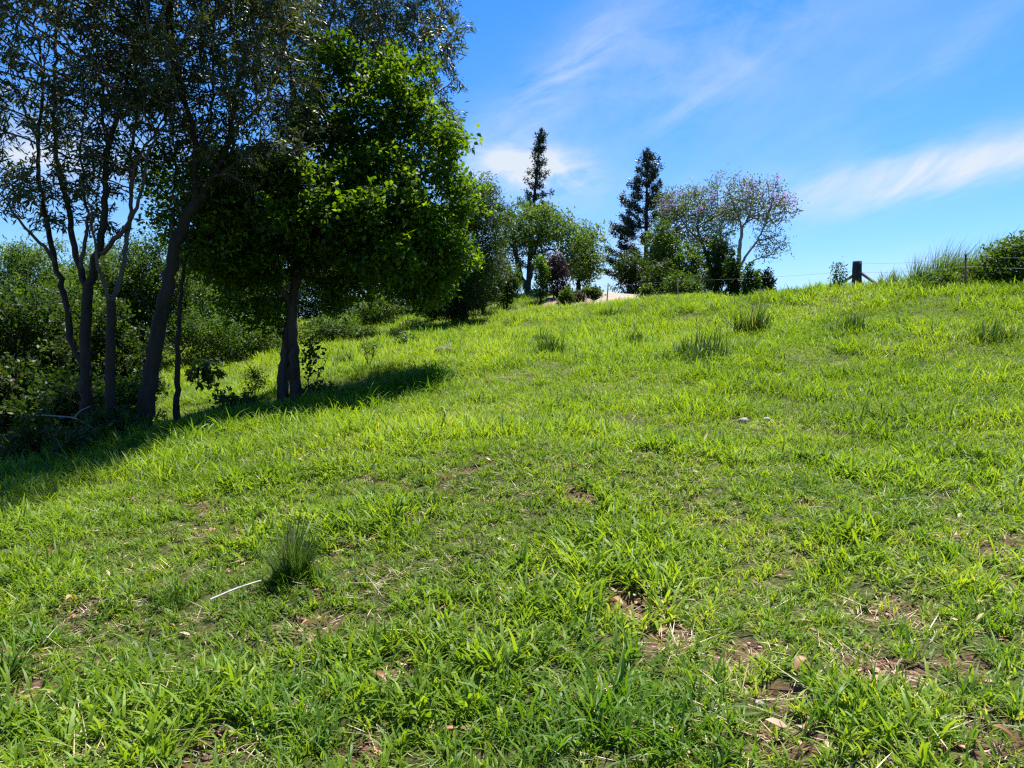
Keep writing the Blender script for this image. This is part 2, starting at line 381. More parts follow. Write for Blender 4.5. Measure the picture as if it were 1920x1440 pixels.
def scatter(name, P, rot, scale, ids, patch, source_col):
    """one countless mass: instances of the clumps on the given points"""
    me = D.meshes.new(name); me.vertices.add(len(P)); me.vertices.foreach_set('co', np.asarray(P, np.float32).ravel())
    for k, ty, v, f in (('rot', 'FLOAT_VECTOR', rot, 'vector'), ('scl', 'FLOAT_VECTOR', scale, 'vector'), ('ids', 'INT', ids, 'value'), ('patch', 'FLOAT', patch, 'value')):
        a = me.attributes.new(k, ty, 'POINT'); a.data.foreach_set(f, np.asarray(v, np.int32 if ty == 'INT' else np.float32).ravel())
    ob = D.objects.new(name, me); link(ob)
    nt = D.node_groups.new(name + '_scatter', 'GeometryNodeTree')
    nt.interface.new_socket('Geometry', in_out='INPUT', socket_type='NodeSocketGeometry')
    nt.interface.new_socket('Geometry', in_out='OUTPUT', socket_type='NodeSocketGeometry')
    q = NG(nt); gi = q.n('NodeGroupInput'); go = q.n('NodeGroupOutput')
    ci = q.n('GeometryNodeCollectionInfo'); ci.inputs['Collection'].default_value = source_col
    ci.inputs['Separate Children'].default_value = True; ci.inputs['Reset Children'].default_value = True
    io = q.n('GeometryNodeInstanceOnPoints'); io.inputs['Pick Instance'].default_value = True
    def na(k, ty): n = q.n('GeometryNodeInputNamedAttribute', data_type=ty); n.inputs[0].default_value = k; return n.outputs[0]
    er = q.n('FunctionNodeEulerToRotation'); q.link(na('rot', 'FLOAT_VECTOR'), er.inputs[0])
    q.link(gi.outputs[0], io.inputs['Points']); q.link(ci.outputs[0], io.inputs['Instance'])
    q.link(na('ids', 'INT'), io.inputs['Instance Index']); q.link(er.outputs[0], io.inputs['Rotation']); q.link(na('scl', 'FLOAT_VECTOR'), io.inputs['Scale'])
    q.link(io.outputs[0], go.inputs[0])
    ob.modifiers.new('scatter', 'NODES').node_group = nt
    return ob
def points(y0, y1, dens, wide=.72, extra=1.5):
    W = wide * y1 + extra; n = int(2 * W * (y1 - y0) * dens)
    x = (R.random(n) * 2 - 1) * W; y = y0 + (y1 - y0) * R.random(n)
    k = np.abs(x) < wide * y + extra
    return x[k], y[k]
def on_drive(x, y): return (y > 36.4) & (np.abs(x - ((1152 - 960) / FPX * 38 + (y - 38) * .165)) < 1.25 + .1 * np.maximum(0, 42 - y))

def gmesh(name, mat, *parts):
    V, l, s, t = merge(parts); return mesh_np(name, V, l, s, mat, {'tint': t})
ng_ = []
for i in range(10):       # near clumps: many fine blades plus a few broad arching ones
    ng_.append(gmesh('near_clump', M_grass,
        blades(15, .055, (.045, .125), (.005, .011), (.1, 1.3), (.2, 1.2), 3),
        blades(5, .04, (.07, .175), (.008, .015), (.2, .9), (.5, 1.6), 5)))
mg_ = [gmesh('mid_clump', M_grass,
        blades(15, .11, (.05, .14), (.006, .011), (.2, 1.3), (.2, 1.1), 3),
        blades(4, .09, (.10, .22), (.008, .013), (.1, .7), (.5, 1.4), 4)) for i in range(10)]
fg_ = [gmesh('far_clump', M_grass,
        blades(22, .26, (.07, .18), (.010, .020), (.2, 1.2), (.2, 1.1), 3),
        blades(5, .22, (.14, .30), (.012, .02), (.05, .6), (.4, 1.2), 3)) for i in range(10)]
C_near, C_mid, C_far = source('near_clump', ng_), source('mid_clump', mg_), source('far_clump', fg_)
def patchval(x, y):
    v = .5 + (vnoise(x, y, 2.6, 11) - .5) * .8 + (vnoise(x, y, .7, 12) - .5) * .7 + (vnoise(x, y, .25, 13) - .5) * .5 + R.normal(0, .15, len(x))
    return np.clip(v, 0, 1)
def lay(name, bands, C, sc, label, height_noise=True, keep=None):
    xs, ys = [], []
    for b in bands: x, y = points(*b); xs.append(x); ys.append(y)
    x = np.concatenate(xs); y = np.concatenate(ys)
    b = bare(x, y); k = (R.random(len(x)) > b * .86) & ~on_drive(x, y)
    if keep is not None: k &= keep(x, y)
    x, y = x[k], y[k]; n = len(x)
    z = H(x, y)
    tall = .66 + .86 * sstep(.3, .8, vnoise(x, y, .9, 14) * .6 + vnoise(x, y, .33, 15) * .4) if height_noise else np.ones(n)
    s = (sc[0] + (sc[1] - sc[0]) * R.random(n)) * tall
    scl = np.stack([np.maximum(s, .75), np.maximum(s, .75), s], -1)
    rot = np.stack([R.normal(0, .12, n), R.normal(0, .12, n), R.random(n) * 6.283], -1)
    ob = scatter(name, np.stack([x, y, z], -1), rot, scl, R.integers(0, len(C.objects), n), patchval(x, y), C)
    return tag(ob, label, 'grass', kind='stuff')
lay('short_grass', [(2.2, 5.5, 165), (5.5, 9, 200)], C_near, (.75, 1.35), 'bright green short grass in the foreground')
lay('pasture_grass', [(8.6, 14, 125), (14, 20, 80)], C_mid, (.8, 1.4), 'bright green grass covering the middle of the slope')
lay('meadow_grass', [(19.5, 34, 24), (34, 62, 12)], C_far, (.75, 1.25), 'bright green grass on the upper slope and crest')

# longer broad-bladed grass in patches
lg_ = [gmesh('long_clump', M_long, blades(16, .08, (.14, .34), (.009, .017), (.1, .9), (.5, 1.7), 6), blades(8, .07, (.10, .22), (.006, .010), (.1, 1.), (.4, 1.3), 4)) for i in range(8)]
C_long = source('long_clump', lg_)
LONG = [(1120, 1330, .75, 1.), (1180, 1420, .6, 1.), (520, 1390, .55, 1.), (880, 1420, .4, .8), (0, 1230, .35, 1.1), (1880, 1050, .8, .8), (1860, 1180, .5, .8), (1450, 1180, .45, .7), (1250, 1040, .6, .7),
        (560, 1090, .28, 1.), (330, 1120, .22, .8), (780, 770, .8, .7), (1400, 600, 1.6, .9), (1700, 620, 3.0, .8), (1330, 690, 1.6, .8), (1800, 720, 1.8, .9), (1500, 640, 1.6, .8), (1550, 600, 2., .8), (1650, 900, 1.4, .7), (1500, 930, .8, .7), (1020, 640, 1.0, .9),
        (1600, 1360, .35, .8), (1760, 1330, .35, .8), (700, 1330, .3, .7), (400, 1280, .3, .7), (1000, 1240, .35, .8), (640, 700, 1.0, 1.), (800, 700, 1.1, .9), (1130, 585, 1.2, .8), (1260, 570, 1.5, 1.)]
xs, ys, ss = [], [], []
for px, py, r, s in LONG:
    p = ground_at(px, py); n = int(22 * r * r * 3.14 * (1 if p[1] < 12 else .55)) + 6
    rr = r * np.sqrt(R.random(n)); a = R.random(n) * 6.283
    xs.append(p[0] + rr * np.cos(a)); ys.append(p[1] + rr * np.sin(a)); ss.append(.86 * s * (.6 + .6 * R.random(n)) * (1.15 - .45 * rr / r))
# longer rank grass in the shade under the trees
n = 1500; t = R.random(n); ex = -8.5 + 7.2 * t; ey = 10.4 + 4.6 * t + R.normal(0, .75, n); xs.append(ex); ys.append(ey); ss.append(.8 + .9 * R.random(n) ** 2)
x, y = points(2.5, 16, 1.6); k = vnoise(x, y, 1.4, 21) > .45; xs.append(x[k]); ys.append(y[k]); ss.append(.45 + .45 * R.random(k.sum()))
x, y = points(16, 50, 1.0); k = (vnoise(x, y, 3, 22) > .42) & ~on_drive(x, y); xs.append(x[k]); ys.append(y[k]); ss.append(.7 + .9 * R.random(k.sum()) ** 2)
x = np.concatenate(xs); y = np.concatenate(ys); s = np.concatenate(ss); n = len(x)
tag(scatter('long_grass', np.stack([x, y, H(x, y)], -1), np.stack([R.normal(0, .1, n), R.normal(0, .1, n), R.random(n) * 6.283], -1), np.stack([s] * 3, -1), R.integers(0, 8, n), patchval(x, y) * .75, C_long),
    'patches of longer broad-bladed grass across the slope', 'grass', kind='stuff')

# small broad-leaved weeds, dry straw and dead leaves between the blades
def flat_leaf(N, rad, L, W, z=(.0, .03), tilt=.35, up=0.0):
    a = R.random(N) * 6.283; r = rad * np.sqrt(R.random(N))
    c = np.stack([r * np.cos(a), r * np.sin(a), z[0] + (z[1] - z[0]) * R.random(N)], -1)
    ph = R.random(N) * 6.283; ln = L[0] + (L[1] - L[0]) * R.random(N); wd = W[0] + (W[1] - W[0]) * R.random(N)
    d = np.stack([np.cos(ph), np.sin(ph), R.normal(up, tilt, N)], -1); d /= np.linalg.norm(d, axis=1)[:, None]
    sd = np.stack([-np.sin(ph), np.cos(ph), R.normal(0, tilt, N)], -1)
    nrm = np.cross(d, sd)
    t = [(0, 0, 0), (.3, .42, .06), (.3, -.42, .06), (.68, .38, .08), (.68, -.38, .08), (1, 0, 0)]
    V = np.stack([c + d * (ln * u)[:, None] + sd * (wd * v)[:, None] + nrm * (ln * w)[:, None] for u, v, w in t], 1).reshape(-1, 3)
    lo = [0, 2, 1, 1, 2, 4, 3, 3, 4, 5]; stt = [0, 3, 7]
    return V, (np.array(lo)[None] + (np.arange(N) * 6)[:, None]).ravel(), (np.array(stt)[None] + (np.arange(N) * 10)[:, None]).ravel(), np.repeat(R.random(N), 6)
wd_ = [gmesh('weed_rosette', M_weed, flat_leaf(10, .03, (.025, .055), (.014, .028), (.02, .06), .3, .35)) for i in range(5)]
x, y = points(2.3, 12, 9); k = bare(x, y) < .6; x, y = x[k], y[k]; n = len(x)
tag(scatter('broadleaf_weeds', np.stack([x, y, H(x, y)], -1), np.stack([R.normal(0, .1, n), R.normal(0, .1, n), R.random(n) * 6.283], -1), np.stack([.6 + .7 * R.random(n)] * 3, -1), R.integers(0, 5, n), patchval(x, y), source('weed_rosette', wd_)), 'small broad-leaved weeds among the grass', 'weeds', kind='stuff')
st_ = [gmesh('straw_wisp', M_straw, blades(9, .09, (.05, .20), (.002, .005), (1.25, 1.6), (-.1, .25), 3)) for i in range(5)]
x, y = points(2.3, 15, 46); b = bare(x, y); k = R.random(len(x)) < .45 + .55 * b; x, y = x[k], y[k]; n = len(x)
tag(scatter('dry_straw', np.stack([x, y, H(x, y) + .03 * R.random(n) + .012 - .02 * bare(x, y)], -1), np.stack([R.normal(0, .15, n), R.normal(0, .15, n), R.random(n) * 6.283], -1), np.stack([.6 + .7 * R.random(n)] * 3, -1), R.integers(0, 5, n), patchval(x, y), source('straw_wisp', st_)), 'dry straw lying on the soil between the grass', 'straw', kind='stuff')
dl_ = [gmesh('leaf_scrap', M_dead, flat_leaf(5, .10, (.025, .075), (.012, .030), (.0, .02), .18)) for i in range(6)]
x, y = points(2.3, 11, 42); b = bare(x, y); k = R.random(len(x)) < .10 + .9 * b; x, y = x[k], y[k]; n = len(x)
tag(scatter('leaf_litter', np.stack([x, y, H(x, y) + .004 - .03 * bare(x, y)], -1), np.stack([R.normal(0, .1, n), R.normal(0, .1, n), R.random(n) * 6.283], -1), np.stack([.6 + .8 * R.random(n)] * 3, -1), R.integers(0, 6, n), patchval(x, y), source('leaf_scrap', dl_)), 'brown leaf litter on the bare patches of soil', 'leaf litter', kind='stuff')

# ------------------------------------------------------------------ woody plants
def resample(P, step):
    P = np.asarray(P, float); seg = np.linalg.norm(np.diff(P, axis=0), axis=1); L = np.r_[0, np.cumsum(seg)]
    n = max(2, int(round(L[-1] / step)) + 1); t = np.linspace(0, L[-1], n)
    Q = np.stack([np.interp(t, L, P[:, k]) for k in range(3)], -1)
    for _ in range(2): Q[1:-1] = Q[1:-1] * .5 + (Q[:-2] + Q[2:]) * .25
    return Q
def tube(P, rad, sides, rough=0.0):
    P = np.asarray(P, float); n = len(P)
    T = np.gradient(P, axis=0); T /= np.linalg.norm(T, axis=1)[:, None] + 1e-9
    ref = np.array([.31, .77, .2]) if abs(T[0] @ np.array([.31, .77, .2])) < .7 else np.array([1., 0, 0])
    U = np.cross(T, ref); U /= np.linalg.norm(U, axis=1)[:, None]; Wv = np.cross(T, U)
    an = np.arange(sides) * 2 * np.pi / sides
    rr = np.asarray(rad)[:, None] * np.ones((1, sides))
    if rough: rr = rr * (1 + rough * (R.random((n, sides)) - .5) + rough * .8 * np.sin(an * 3 + 1.3)[None])
    V = (P[:, None] + rr[..., None] * (np.cos(an)[None, :, None] * U[:, None] + np.sin(an)[None, :, None] * Wv[:, None])).reshape(-1, 3)
    i = np.arange(n - 1)[:, None] * sides; j = np.arange(sides)[None]; j2 = (j + 1) % sides
    q = np.stack([i + j, i + j2, i + sides + j2, i + sides + j], -1).reshape(-1, 4)
    return V, q.ravel(), np.arange(len(q)) * 4, np.zeros(len(V))
def colonize(nodes, parent, A, step, di, dk, iters, up=.08, jit=.18):
    nodes = [np.asarray(p, float) for p in nodes]; parent = list(parent)
    N = np.array(nodes); d2 = ((A[:, None] - N[None]) ** 2).sum(-1); near = d2.argmin(1); dist = np.sqrt(d2.min(1)); alive = dist > dk
    kids = [0] * len(nodes)
    for _ in range(iters):
        act = np.where(alive & (dist < di))[0]
        if len(act) == 0:
            if not alive.any(): break
            j = np.where(alive)[0]; act = j[np.argsort(dist[j])[:3]]
        NA = np.array(nodes); v = A[act] - NA[near[act]]; v /= np.linalg.norm(v, axis=1)[:, None] + 1e-9
        uk, inv = np.unique(near[act], return_inverse=True); sv = np.zeros((len(uk), 3)); np.add.at(sv, inv, v)
        acc = dict(zip(uk.tolist(), sv))
        new = []
        for k, v in acc.items():
            if kids[k] >= 3: continue
            v = v / (np.linalg.norm(v) + 1e-9) + np.array([0, 0, up]) + R.normal(0, jit, 3); v /= np.linalg.norm(v)
            nodes.append(nodes[k] + v * step); parent.append(k); kids.append(0); kids[k] += 1; new.append(len(nodes) - 1)
        if not new: break
        NN = np.array([nodes[i] for i in new]); dd = np.sqrt(((A[:, None] - NN[None]) ** 2).sum(-1)); m = dd.argmin(1); md = dd[np.arange(len(A)), m]
        c = md < dist; near[c] = np.array(new)[m[c]]; dist[c] = md[c]; alive &= dist > dk
        if len(nodes) > 12000: break
    return np.array(nodes), np.array(parent)
def env_pts(envs, n, hollow=.0, clump=0.0):
    """attractors in ellipsoids (cx,cy,cz, rx,ry,rz)"""
    vol = np.array([e[3] * e[4] * e[5] for e in envs]); w = vol / vol.sum(); out = []
    for e, f in zip(envs, w):
        k = max(8, int(n * f)); v = R.normal(0, 1, (k, 3)); v /= np.linalg.norm(v, axis=1)[:, None]
        r = (hollow ** 3 + (1 - hollow ** 3) * R.random(k)) ** (1 / 3)
        q = np.array(e[:3]) + v * r[:, None] * np.array(e[3:])
        if clump:       # foliage gathers in clumps, with gaps between them
            nc = max(3, int(1.1 * e[3] * e[4] * e[5] * 4.19 / (clump * 2.1) ** 3)); c = R.normal(0, 1, (nc, 3)); c /= np.linalg.norm(c, axis=1)[:, None]
            c = np.array(e[:3]) + c * (R.random(nc) ** .28)[:, None] * np.array(e[3:]); m = R.random(k) < .85
            q[m] = c[R.integers(0, nc, m.sum())] + R.normal(0, clump * .62, (m.sum(), 3)) * np.array([1, 1, .75])
        out.append(q)
    return np.concatenate(out)
def env(px, py, Y, rx, ry, rd): c = at(px, py, Y); return (*c, rx / FPX * Y, rd, ry / FPX * Y)
LANCE = ([(0, 0, 0), (.30, .5, .03), (.30, -.5, .03), (.65, .42, 0), (.65, -.42, 0), (1, 0, -.10)], [0, 2, 1, 1, 2, 4, 3, 3, 4, 5], [0, 3, 7], 10)
BROAD = ([(0, 0, 0), (.38, .5, .07), (.42, 0, -.02), (.38, -.5, .07), (1, 0, -.06)], [0, 2, 1, 0, 3, 2, 1, 2, 4, 2, 3, 4], [0, 3, 6, 9], 12)
DIAMOND = ([(0, 0, 0), (.45, .5, .05), (.45, -.5, .05), (1, 0, -.03)], [0, 2, 3, 1], [0], 4)
def leaves(base, d, nrm, L, W, tpl, tint):
    """a leaf of the template at every base point, pointing along d"""
    d = d / (np.linalg.norm(d, axis=1)[:, None] + 1e-9); sd = np.cross(nrm, d); sd /= np.linalg.norm(sd, axis=1)[:, None] + 1e-9; nn = np.cross(d, sd)
    T, lo, st, nl = tpl; N = len(base)
    V = np.stack([base + d * (L * u)[:, None] + sd * (W * v)[:, None] + nn * (L * w)[:, None] for u, v, w in T], 1).reshape(-1, 3)
    return V, (np.array(lo)[None] + (np.arange(N) * len(T))[:, None]).ravel(), (np.array(st)[None] + (np.arange(N) * nl)[:, None]).ravel(), np.repeat(tint, len(T))
def sprout(P, dirs, per, L, W, tpl, spread=.12, twig=.6, rnd=.8, grav=-.1, up=.8, clump=None):
    """leaves around the twig points P"""
    n = len(P) * per; i = np.repeat(np.arange(len(P)), per)
    base = P[i] + R.normal(0, spread, (n, 3)); d = dirs[i] * twig + R.normal(0, rnd, (n, 3)) + np.array([0, 0, grav])
    nrm = R.normal(0, .55, (n, 3)) + np.array([0, 0, up])
    ct = np.clip(R.normal(.45, .17, len(P)), 0, 1)[i] * .55 + R.random(n) * .45
    return leaves(base, d, nrm, L[0] + (L[1] - L[0]) * R.random(n), W[0] + (W[1] - W[0]) * R.random(n), tpl, ct)
def part(name, data, mat, parent, smooth=False, kind=None, origin=None):
    V = data[0] - (origin if origin is not None else 0)
    ob = link(D.objects.new(name, mesh_np(name, V, data[1], data[2], mat, {'tint': data[3]}, smooth)), parent)
    if kind: ob['kind'] = kind
    return ob
def root_at(name, base, label, cat, group=None):
    e = D.objects.new(name, None); e.empty_display_size = .3; e.location = base; link(e); return tag(e, label, cat, group, 'thing')

STATS = []
def tree(name, label, stems, envs, n_attr, leaf, bark, step=.16, di=1.1, dk=.22, up=.08, jit=.18, hollow=.0, cat='tree', group=None, twig_mat=None,
         tip=.0035, expo=2.35, leaf_r=.011, extra=None, iters=160, rough=.14, clump=0.0, limb_bark=None):
    """stems: [(points, r0, r1), ...]; the first is the trunk, the others limbs that start on it.
    leaf: dict for sprout() plus mat. extra: list of (part name, dict, chance)"""
    base = np.asarray(stems[0][0][0], float)
    root = root_at(name, base, label, cat, group)
    nodes, parent, fixed, sweep = [], [], [], []
    for si, (pts, r0, r1) in enumerate(stems):
        Q = resample(pts, step)
        rr = r0 + (r1 - r0) * np.linspace(0, 1, len(Q)) ** .8
        if si == 0:
            rr = rr * (1 + .32 * np.exp(-np.linspace(0, 1, len(Q)) * np.linalg.norm(Q[-1] - Q[0]) / .25)); Q[0, 2] -= .12
            prev = -1
        else:
            Nn = np.array(nodes); prev = int(((Nn - Q[0]) ** 2).sum(1).argmin()); Q[0] = Nn[prev] * .9 + Q[0] * .1
            rr[0] = min(rr[0] * 1.15, fixed[prev])
        if len(Q) > 4: Q[1:-1] += R.normal(0, step * .10, Q[1:-1].shape)
        for q, r in zip(Q, rr): nodes.append(q); parent.append(prev); fixed.append(r); prev = len(nodes) - 1
        sweep.append((Q, rr))
        ob = part('trunk' if si == 0 else 'limb', tube(Q, rr, 11 if r0 > .05 else 7, rough), bark if r0 > .05 or not limb_bark else limb_bark, root, True, None, base)
    n0 = len(nodes); A = env_pts(envs, n_attr, hollow, clump)
    N, Pa = colonize(nodes, parent, A, step, di, dk, iters, up, jit)
    n = len(N); rad = np.zeros(n); acc = np.zeros(n); kids = [[] for _ in range(n)]
    for i in range(n - 1, -1, -1):
        r = acc[i] ** (1 / expo) if acc[i] > 0 else tip
        rad[i] = max(r, tip) if i >= n0 else fixed[i]
        if Pa[i] >= 0: acc[Pa[i]] += rad[i] ** expo if i >= n0 else 0; kids[Pa[i]].append(i)
    for i in range(n0, n):
        if Pa[i] < n0: rad[i] = min(rad[i], fixed[Pa[i]] * .8)
        else: rad[i] = min(rad[i], rad[Pa[i]])
    tubes = []; stack = []
    for i in range(n0):
        for c in kids[i]:
            if c >= n0: stack.append((i, c))
    while stack:
        p, c = stack.pop(); ch = [N[p]]; rr = [rad[c]]
        while True:
            ch.append(N[c]); rr.append(rad[c]); ks = sorted(kids[c], key=lambda k: -rad[k])
            if not ks: break
            for k in ks[1:]: stack.append((c, k))
            c = ks[0]
        tubes.append(tube(np.array(ch), rr, 6 if rr[0] > .02 else (4 if rr[0] > .009 else 3)))
    if tubes: part('branches', merge(tubes), twig_mat or bark, root, True, 'stuff', base)
    k = np.arange(n0, n); k = k[rad[k] < leaf_r]
    lf = dict(leaf); mat = lf.pop('mat'); frac = lf.pop('frac', 1.0); pname = lf.pop('part', 'crown'); lai = lf.pop('lai', 4.0); seg = N[k] - N[Pa[k]]
    area = sum(math.pi * e[3] * e[5] for e in envs) * .8; one = sum(lf['L']) * sum(lf['W']) / 4 * .55
    lf['per'] = int(np.clip(round(lai * area / one / max(1, len(k) * frac)), 2, 60))
    dirs = seg / (np.linalg.norm(seg, axis=1)[:, None] + 1e-9)
    ss = R.random(len(k)) < frac
    part(pname, sprout(N[k][ss] - R.random((ss.sum(), 1)) * seg[ss] * .6, dirs[ss], **lf), mat, root, False, 'stuff', base)
    for pn, ex, chance, zmin in (extra or []):
        ex = dict(ex); mt = ex.pop('mat'); tips = np.array([i for i in k if not kids[i]], int); zz = N[tips][:, 2]
        tips = tips[(zz > np.quantile(zz, zmin)) & (R.random(len(tips)) < chance)]
        sg = N[tips] - N[Pa[tips]]
        part(pn, sprout(N[tips], sg / (np.linalg.norm(sg, axis=1)[:, None] + 1e-9), **ex), mt, root, False, 'stuff', base)
    STATS.append((name, len(k), lf['per'], int(len(k) * frac * lf['per'])))
    return root
def px_line(pts, Y, dY=0.0): return [at(px, py, Y + dY * i / max(1, len(pts) - 1)) for i, (px, py) in enumerate(pts)]
def footed(pts):
    """drop the first point onto the ground"""
    pts = [np.array(p) for p in pts]; pts[0][2] = hz(pts[0][0], pts[0][1]); return pts

# ------------------------------------------------------------------ the stand of trees on the left
LANCE_LEAF = dict(mat=M_olive, per=9, lai=2.9, L=(.085, .17), W=(.019, .034), tpl=LANCE, spread=.055, twig=.8, rnd=.5, grav=-.25, up=.5)
YA = 13.3
tree('slender_tree', 'grey multi-stemmed tree with narrow olive leaves, leftmost of the stand', [
    (footed(px_line([(163, 835), (161, 760), (159, 680), (158, 600), (164, 550)], YA)), .105, .08),
    (px_line([(164, 552), (150, 500), (138, 460), (126, 383), (110, 317), (103, 250), (100, 180), (104, 90), (112, -20), (118, -120)], YA, .6), .055, .014),
    (px_line([(164, 550), (184, 480), (196, 400), (198, 317), (201, 262), (219, 228), (231, 183), (241, 130), (254, 70), (262, -40)], YA, -.4), .07, .014),
    (px_line([(186, 480), (212, 455), (247, 410), (267, 357), (277, 293), (284, 262), (314, 232), (335, 180)], YA, -.9), .045, .012),
    (px_line([(158, 690), (146, 664), (128, 628), (124, 575), (116, 534), (101, 478), (84, 400), (73, 333), (68, 267), (80, 195), (76, 110), (60, 0)], YA, .3), .06, .014),
    (px_line([(100, 478), (75, 452), (50, 431), (27, 398), (5, 372), (-20, 330)], YA, -.6), .032, .010),
    (px_line([(150, 500), (165, 420), (158, 350), (150, 280), (160, 200), (150, 110)], YA, 1.0), .035, .010),
    (px_line([(201, 262), (190, 220), (193, 170), (180, 100), (170, 20)], YA, .8), .03, .010)],
    [env(110, 60, YA - .7, 130, 170, 2.1), env(60, 240, YA, 90, 130, 1.4), env(200, 150, YA, 90, 150, 1.4), env(150, -160, YA - 1.2, 190, 130, 2.4), env(50, 380, YA, 70, 50, 1.), env(145, 340, YA, 60, 90, 1.2)],
    3000, dict(LANCE_LEAF), M_bark_dk, up=.22, twig_mat=M_twig, group='stand of trees on the left', di=1.3, dk=.15, step=.14, clump=.34, tip=.0068, limb_bark=M_limb)
YB = 13.0
tree('slender_tree', 'slim dark tree forking low, second trunk from the left in the stand', [
    (footed(px_line([(207, 815), (205, 711), (207, 641), (208, 565)], YB)), .085, .065),
    (px_line([(208, 566), (224, 530), (234, 478), (242, 425), (246, 380), (243, 320), (250, 250), (262, 180), (270, 90), (280, -30)], YB, .9), .045, .012),
    (px_line([(208, 566), (190, 530), (182, 490), (178, 430), (165, 380)], YB, -.5), .038, .012),
    (px_line([(243, 330), (262, 290), (300, 240), (318, 190), (322, 120)], YB, .4), .025, .010)],
    [env(270, 60, YB + .6, 90, 150, 1.3), env(230, 300, YB + .5, 60, 70, 1.0), env(300, 210, YB + .5, 60, 80, 1.2), env(280, -140, YB - .8, 130, 110, 2.0)],
    1500, dict(LANCE_LEAF), M_bark_dk, up=.22, twig_mat=M_twig, group='stand of trees on the left', di=1.3, dk=.15, step=.14, clump=.34, tip=.0068, limb_bark=M_limb)
YC = 13.4
tree('slender_tree', 'thick dark trunk leaning right with narrow leaves, left of the leafy tree', [
    (footed(px_line([(268, 808), (280, 711), (296, 618), (312, 536), (331, 458), (344, 417), (366, 383)], YC)), .135, .085),
    (px_line([(366, 384), (364, 317), (370, 267), (354, 217), (334, 150), (322, 80), (318, -30), (310, -140)], YC, -.5), .06, .014),
    (px_line([(366, 384), (400, 333), (430, 262), (440, 200), (448, 150), (470, 70), (480, -40), (500, -150)], YC, .6), .065, .014),
    (px_line([(318, 505), (322, 440), (326, 380), (328, 300), (320, 220), (322, 160)], YC, 1.1), .03, .010),
    (px_line([(434, 240), (470, 220), (505, 180), (530, 110), (545, 20)], YC, .6), .03, .010),
    (px_line([(400, 333), (440, 310), (480, 270), (530, 230)], YC, .5), .028, .010),
    (px_line([(366, 290), (395, 230), (402, 160), (398, 80), (405, -20)], YC, .2), .03, .010)],
    [env(390, 60, YC - .7, 120, 150, 2.1), env(480, 120, YC, 70, 130, 1.5), env(330, 190, YC, 60, 120, 1.3), env(400, -160, YC - 1.2, 190, 120, 2.4), env(380, 250, YC + .3, 70, 80, 1.1), env(520, 10, YC + .5, 90, 110, 1.4), env(505, 255, YC + .4, 75, 85, 1.0), env(430, 340, YC + .2, 60, 60, .9), env(560, 190, YC + .6, 50, 70, .8)],
    3000, dict(LANCE_LEAF), M_bark_dk, up=.2, twig_mat=M_twig, group='stand of trees on the left', di=1.3, dk=.15, step=.14, clump=.34, tip=.0068, limb_bark=M_limb)
tree('young_tree', 'thin straight young trunk right of the thick leaning trunk', [
    (footed(px_line([(331, 785), (332, 700), (333, 633), (338, 570), (343, 520), (352, 450), (350, 380)], 14.2)), .055, .022)],
    [env(380, 400, 14.6, 70, 80, 1.1), env(330, 340, 14.6, 70, 70, 1.0), env(400, 490, 14.6, 70, 50, 1.)], 1500, dict(mat=M_bright, per=7, lai=4.5, L=(.06, .11), W=(.04, .07), tpl=BROAD, spread=.1, twig=.5, rnd=.7, grav=-.2, up=.9), M_bark_dk, group='stand of trees on the left', twig_mat=M_bark_dk, step=.13, dk=.14, clump=.3)
YF = 17.8
tree('tall_tree', 'tall airy tree with narrow olive leaves rising behind the leafy tree', [
    (footed(px_line([(545, 745), (546, 640), (550, 520), (556, 400), (556, 290), (552, 190)], YF)), .12, .07),
    (px_line([(552, 192), (540, 120), (528, 40), (520, -60), (525, -170)], YF, -.4), .055, .014),
    (px_line([(556, 330), (588, 240), (592, 133), (620, 50), (640, -50), (650, -150)], YF, .5), .05, .014),
    (px_line([(556, 400), (630, 260), (660, 120), (690, 50), (715, -30), (740, -120)], YF, .8), .055, .014),
    (px_line([(650, 150), (720, 120), (790, 60), (830, 20)], YF, .6), .03, .010),
    (px_line([(640, 220), (720, 210), (800, 190), (850, 150)], YF, .2), .03, .010)],
    [env(690, 0, YF, 140, 110, 1.9), env(800, 60, YF + .3, 65, 90, 1.3), env(815, 170, YF + .2, 62, 85, 1.2), env(580, 40, YF, 110, 130, 1.7), env(640, -150, YF, 200, 110, 2.0), env(560, 180, YF, 80, 80, 1.2), env(825, 270, YF, 35, 60, .8)],
    4000, dict(LANCE_LEAF, L=(.09, .17), W=(.018, .032), lai=2.8), M_bark_dk, up=.15, twig_mat=M_twig, group='stand of trees on the left', di=1.5, dk=.16, step=.16, clump=.42, tip=.0068, limb_bark=M_limb)
YE = 15.4
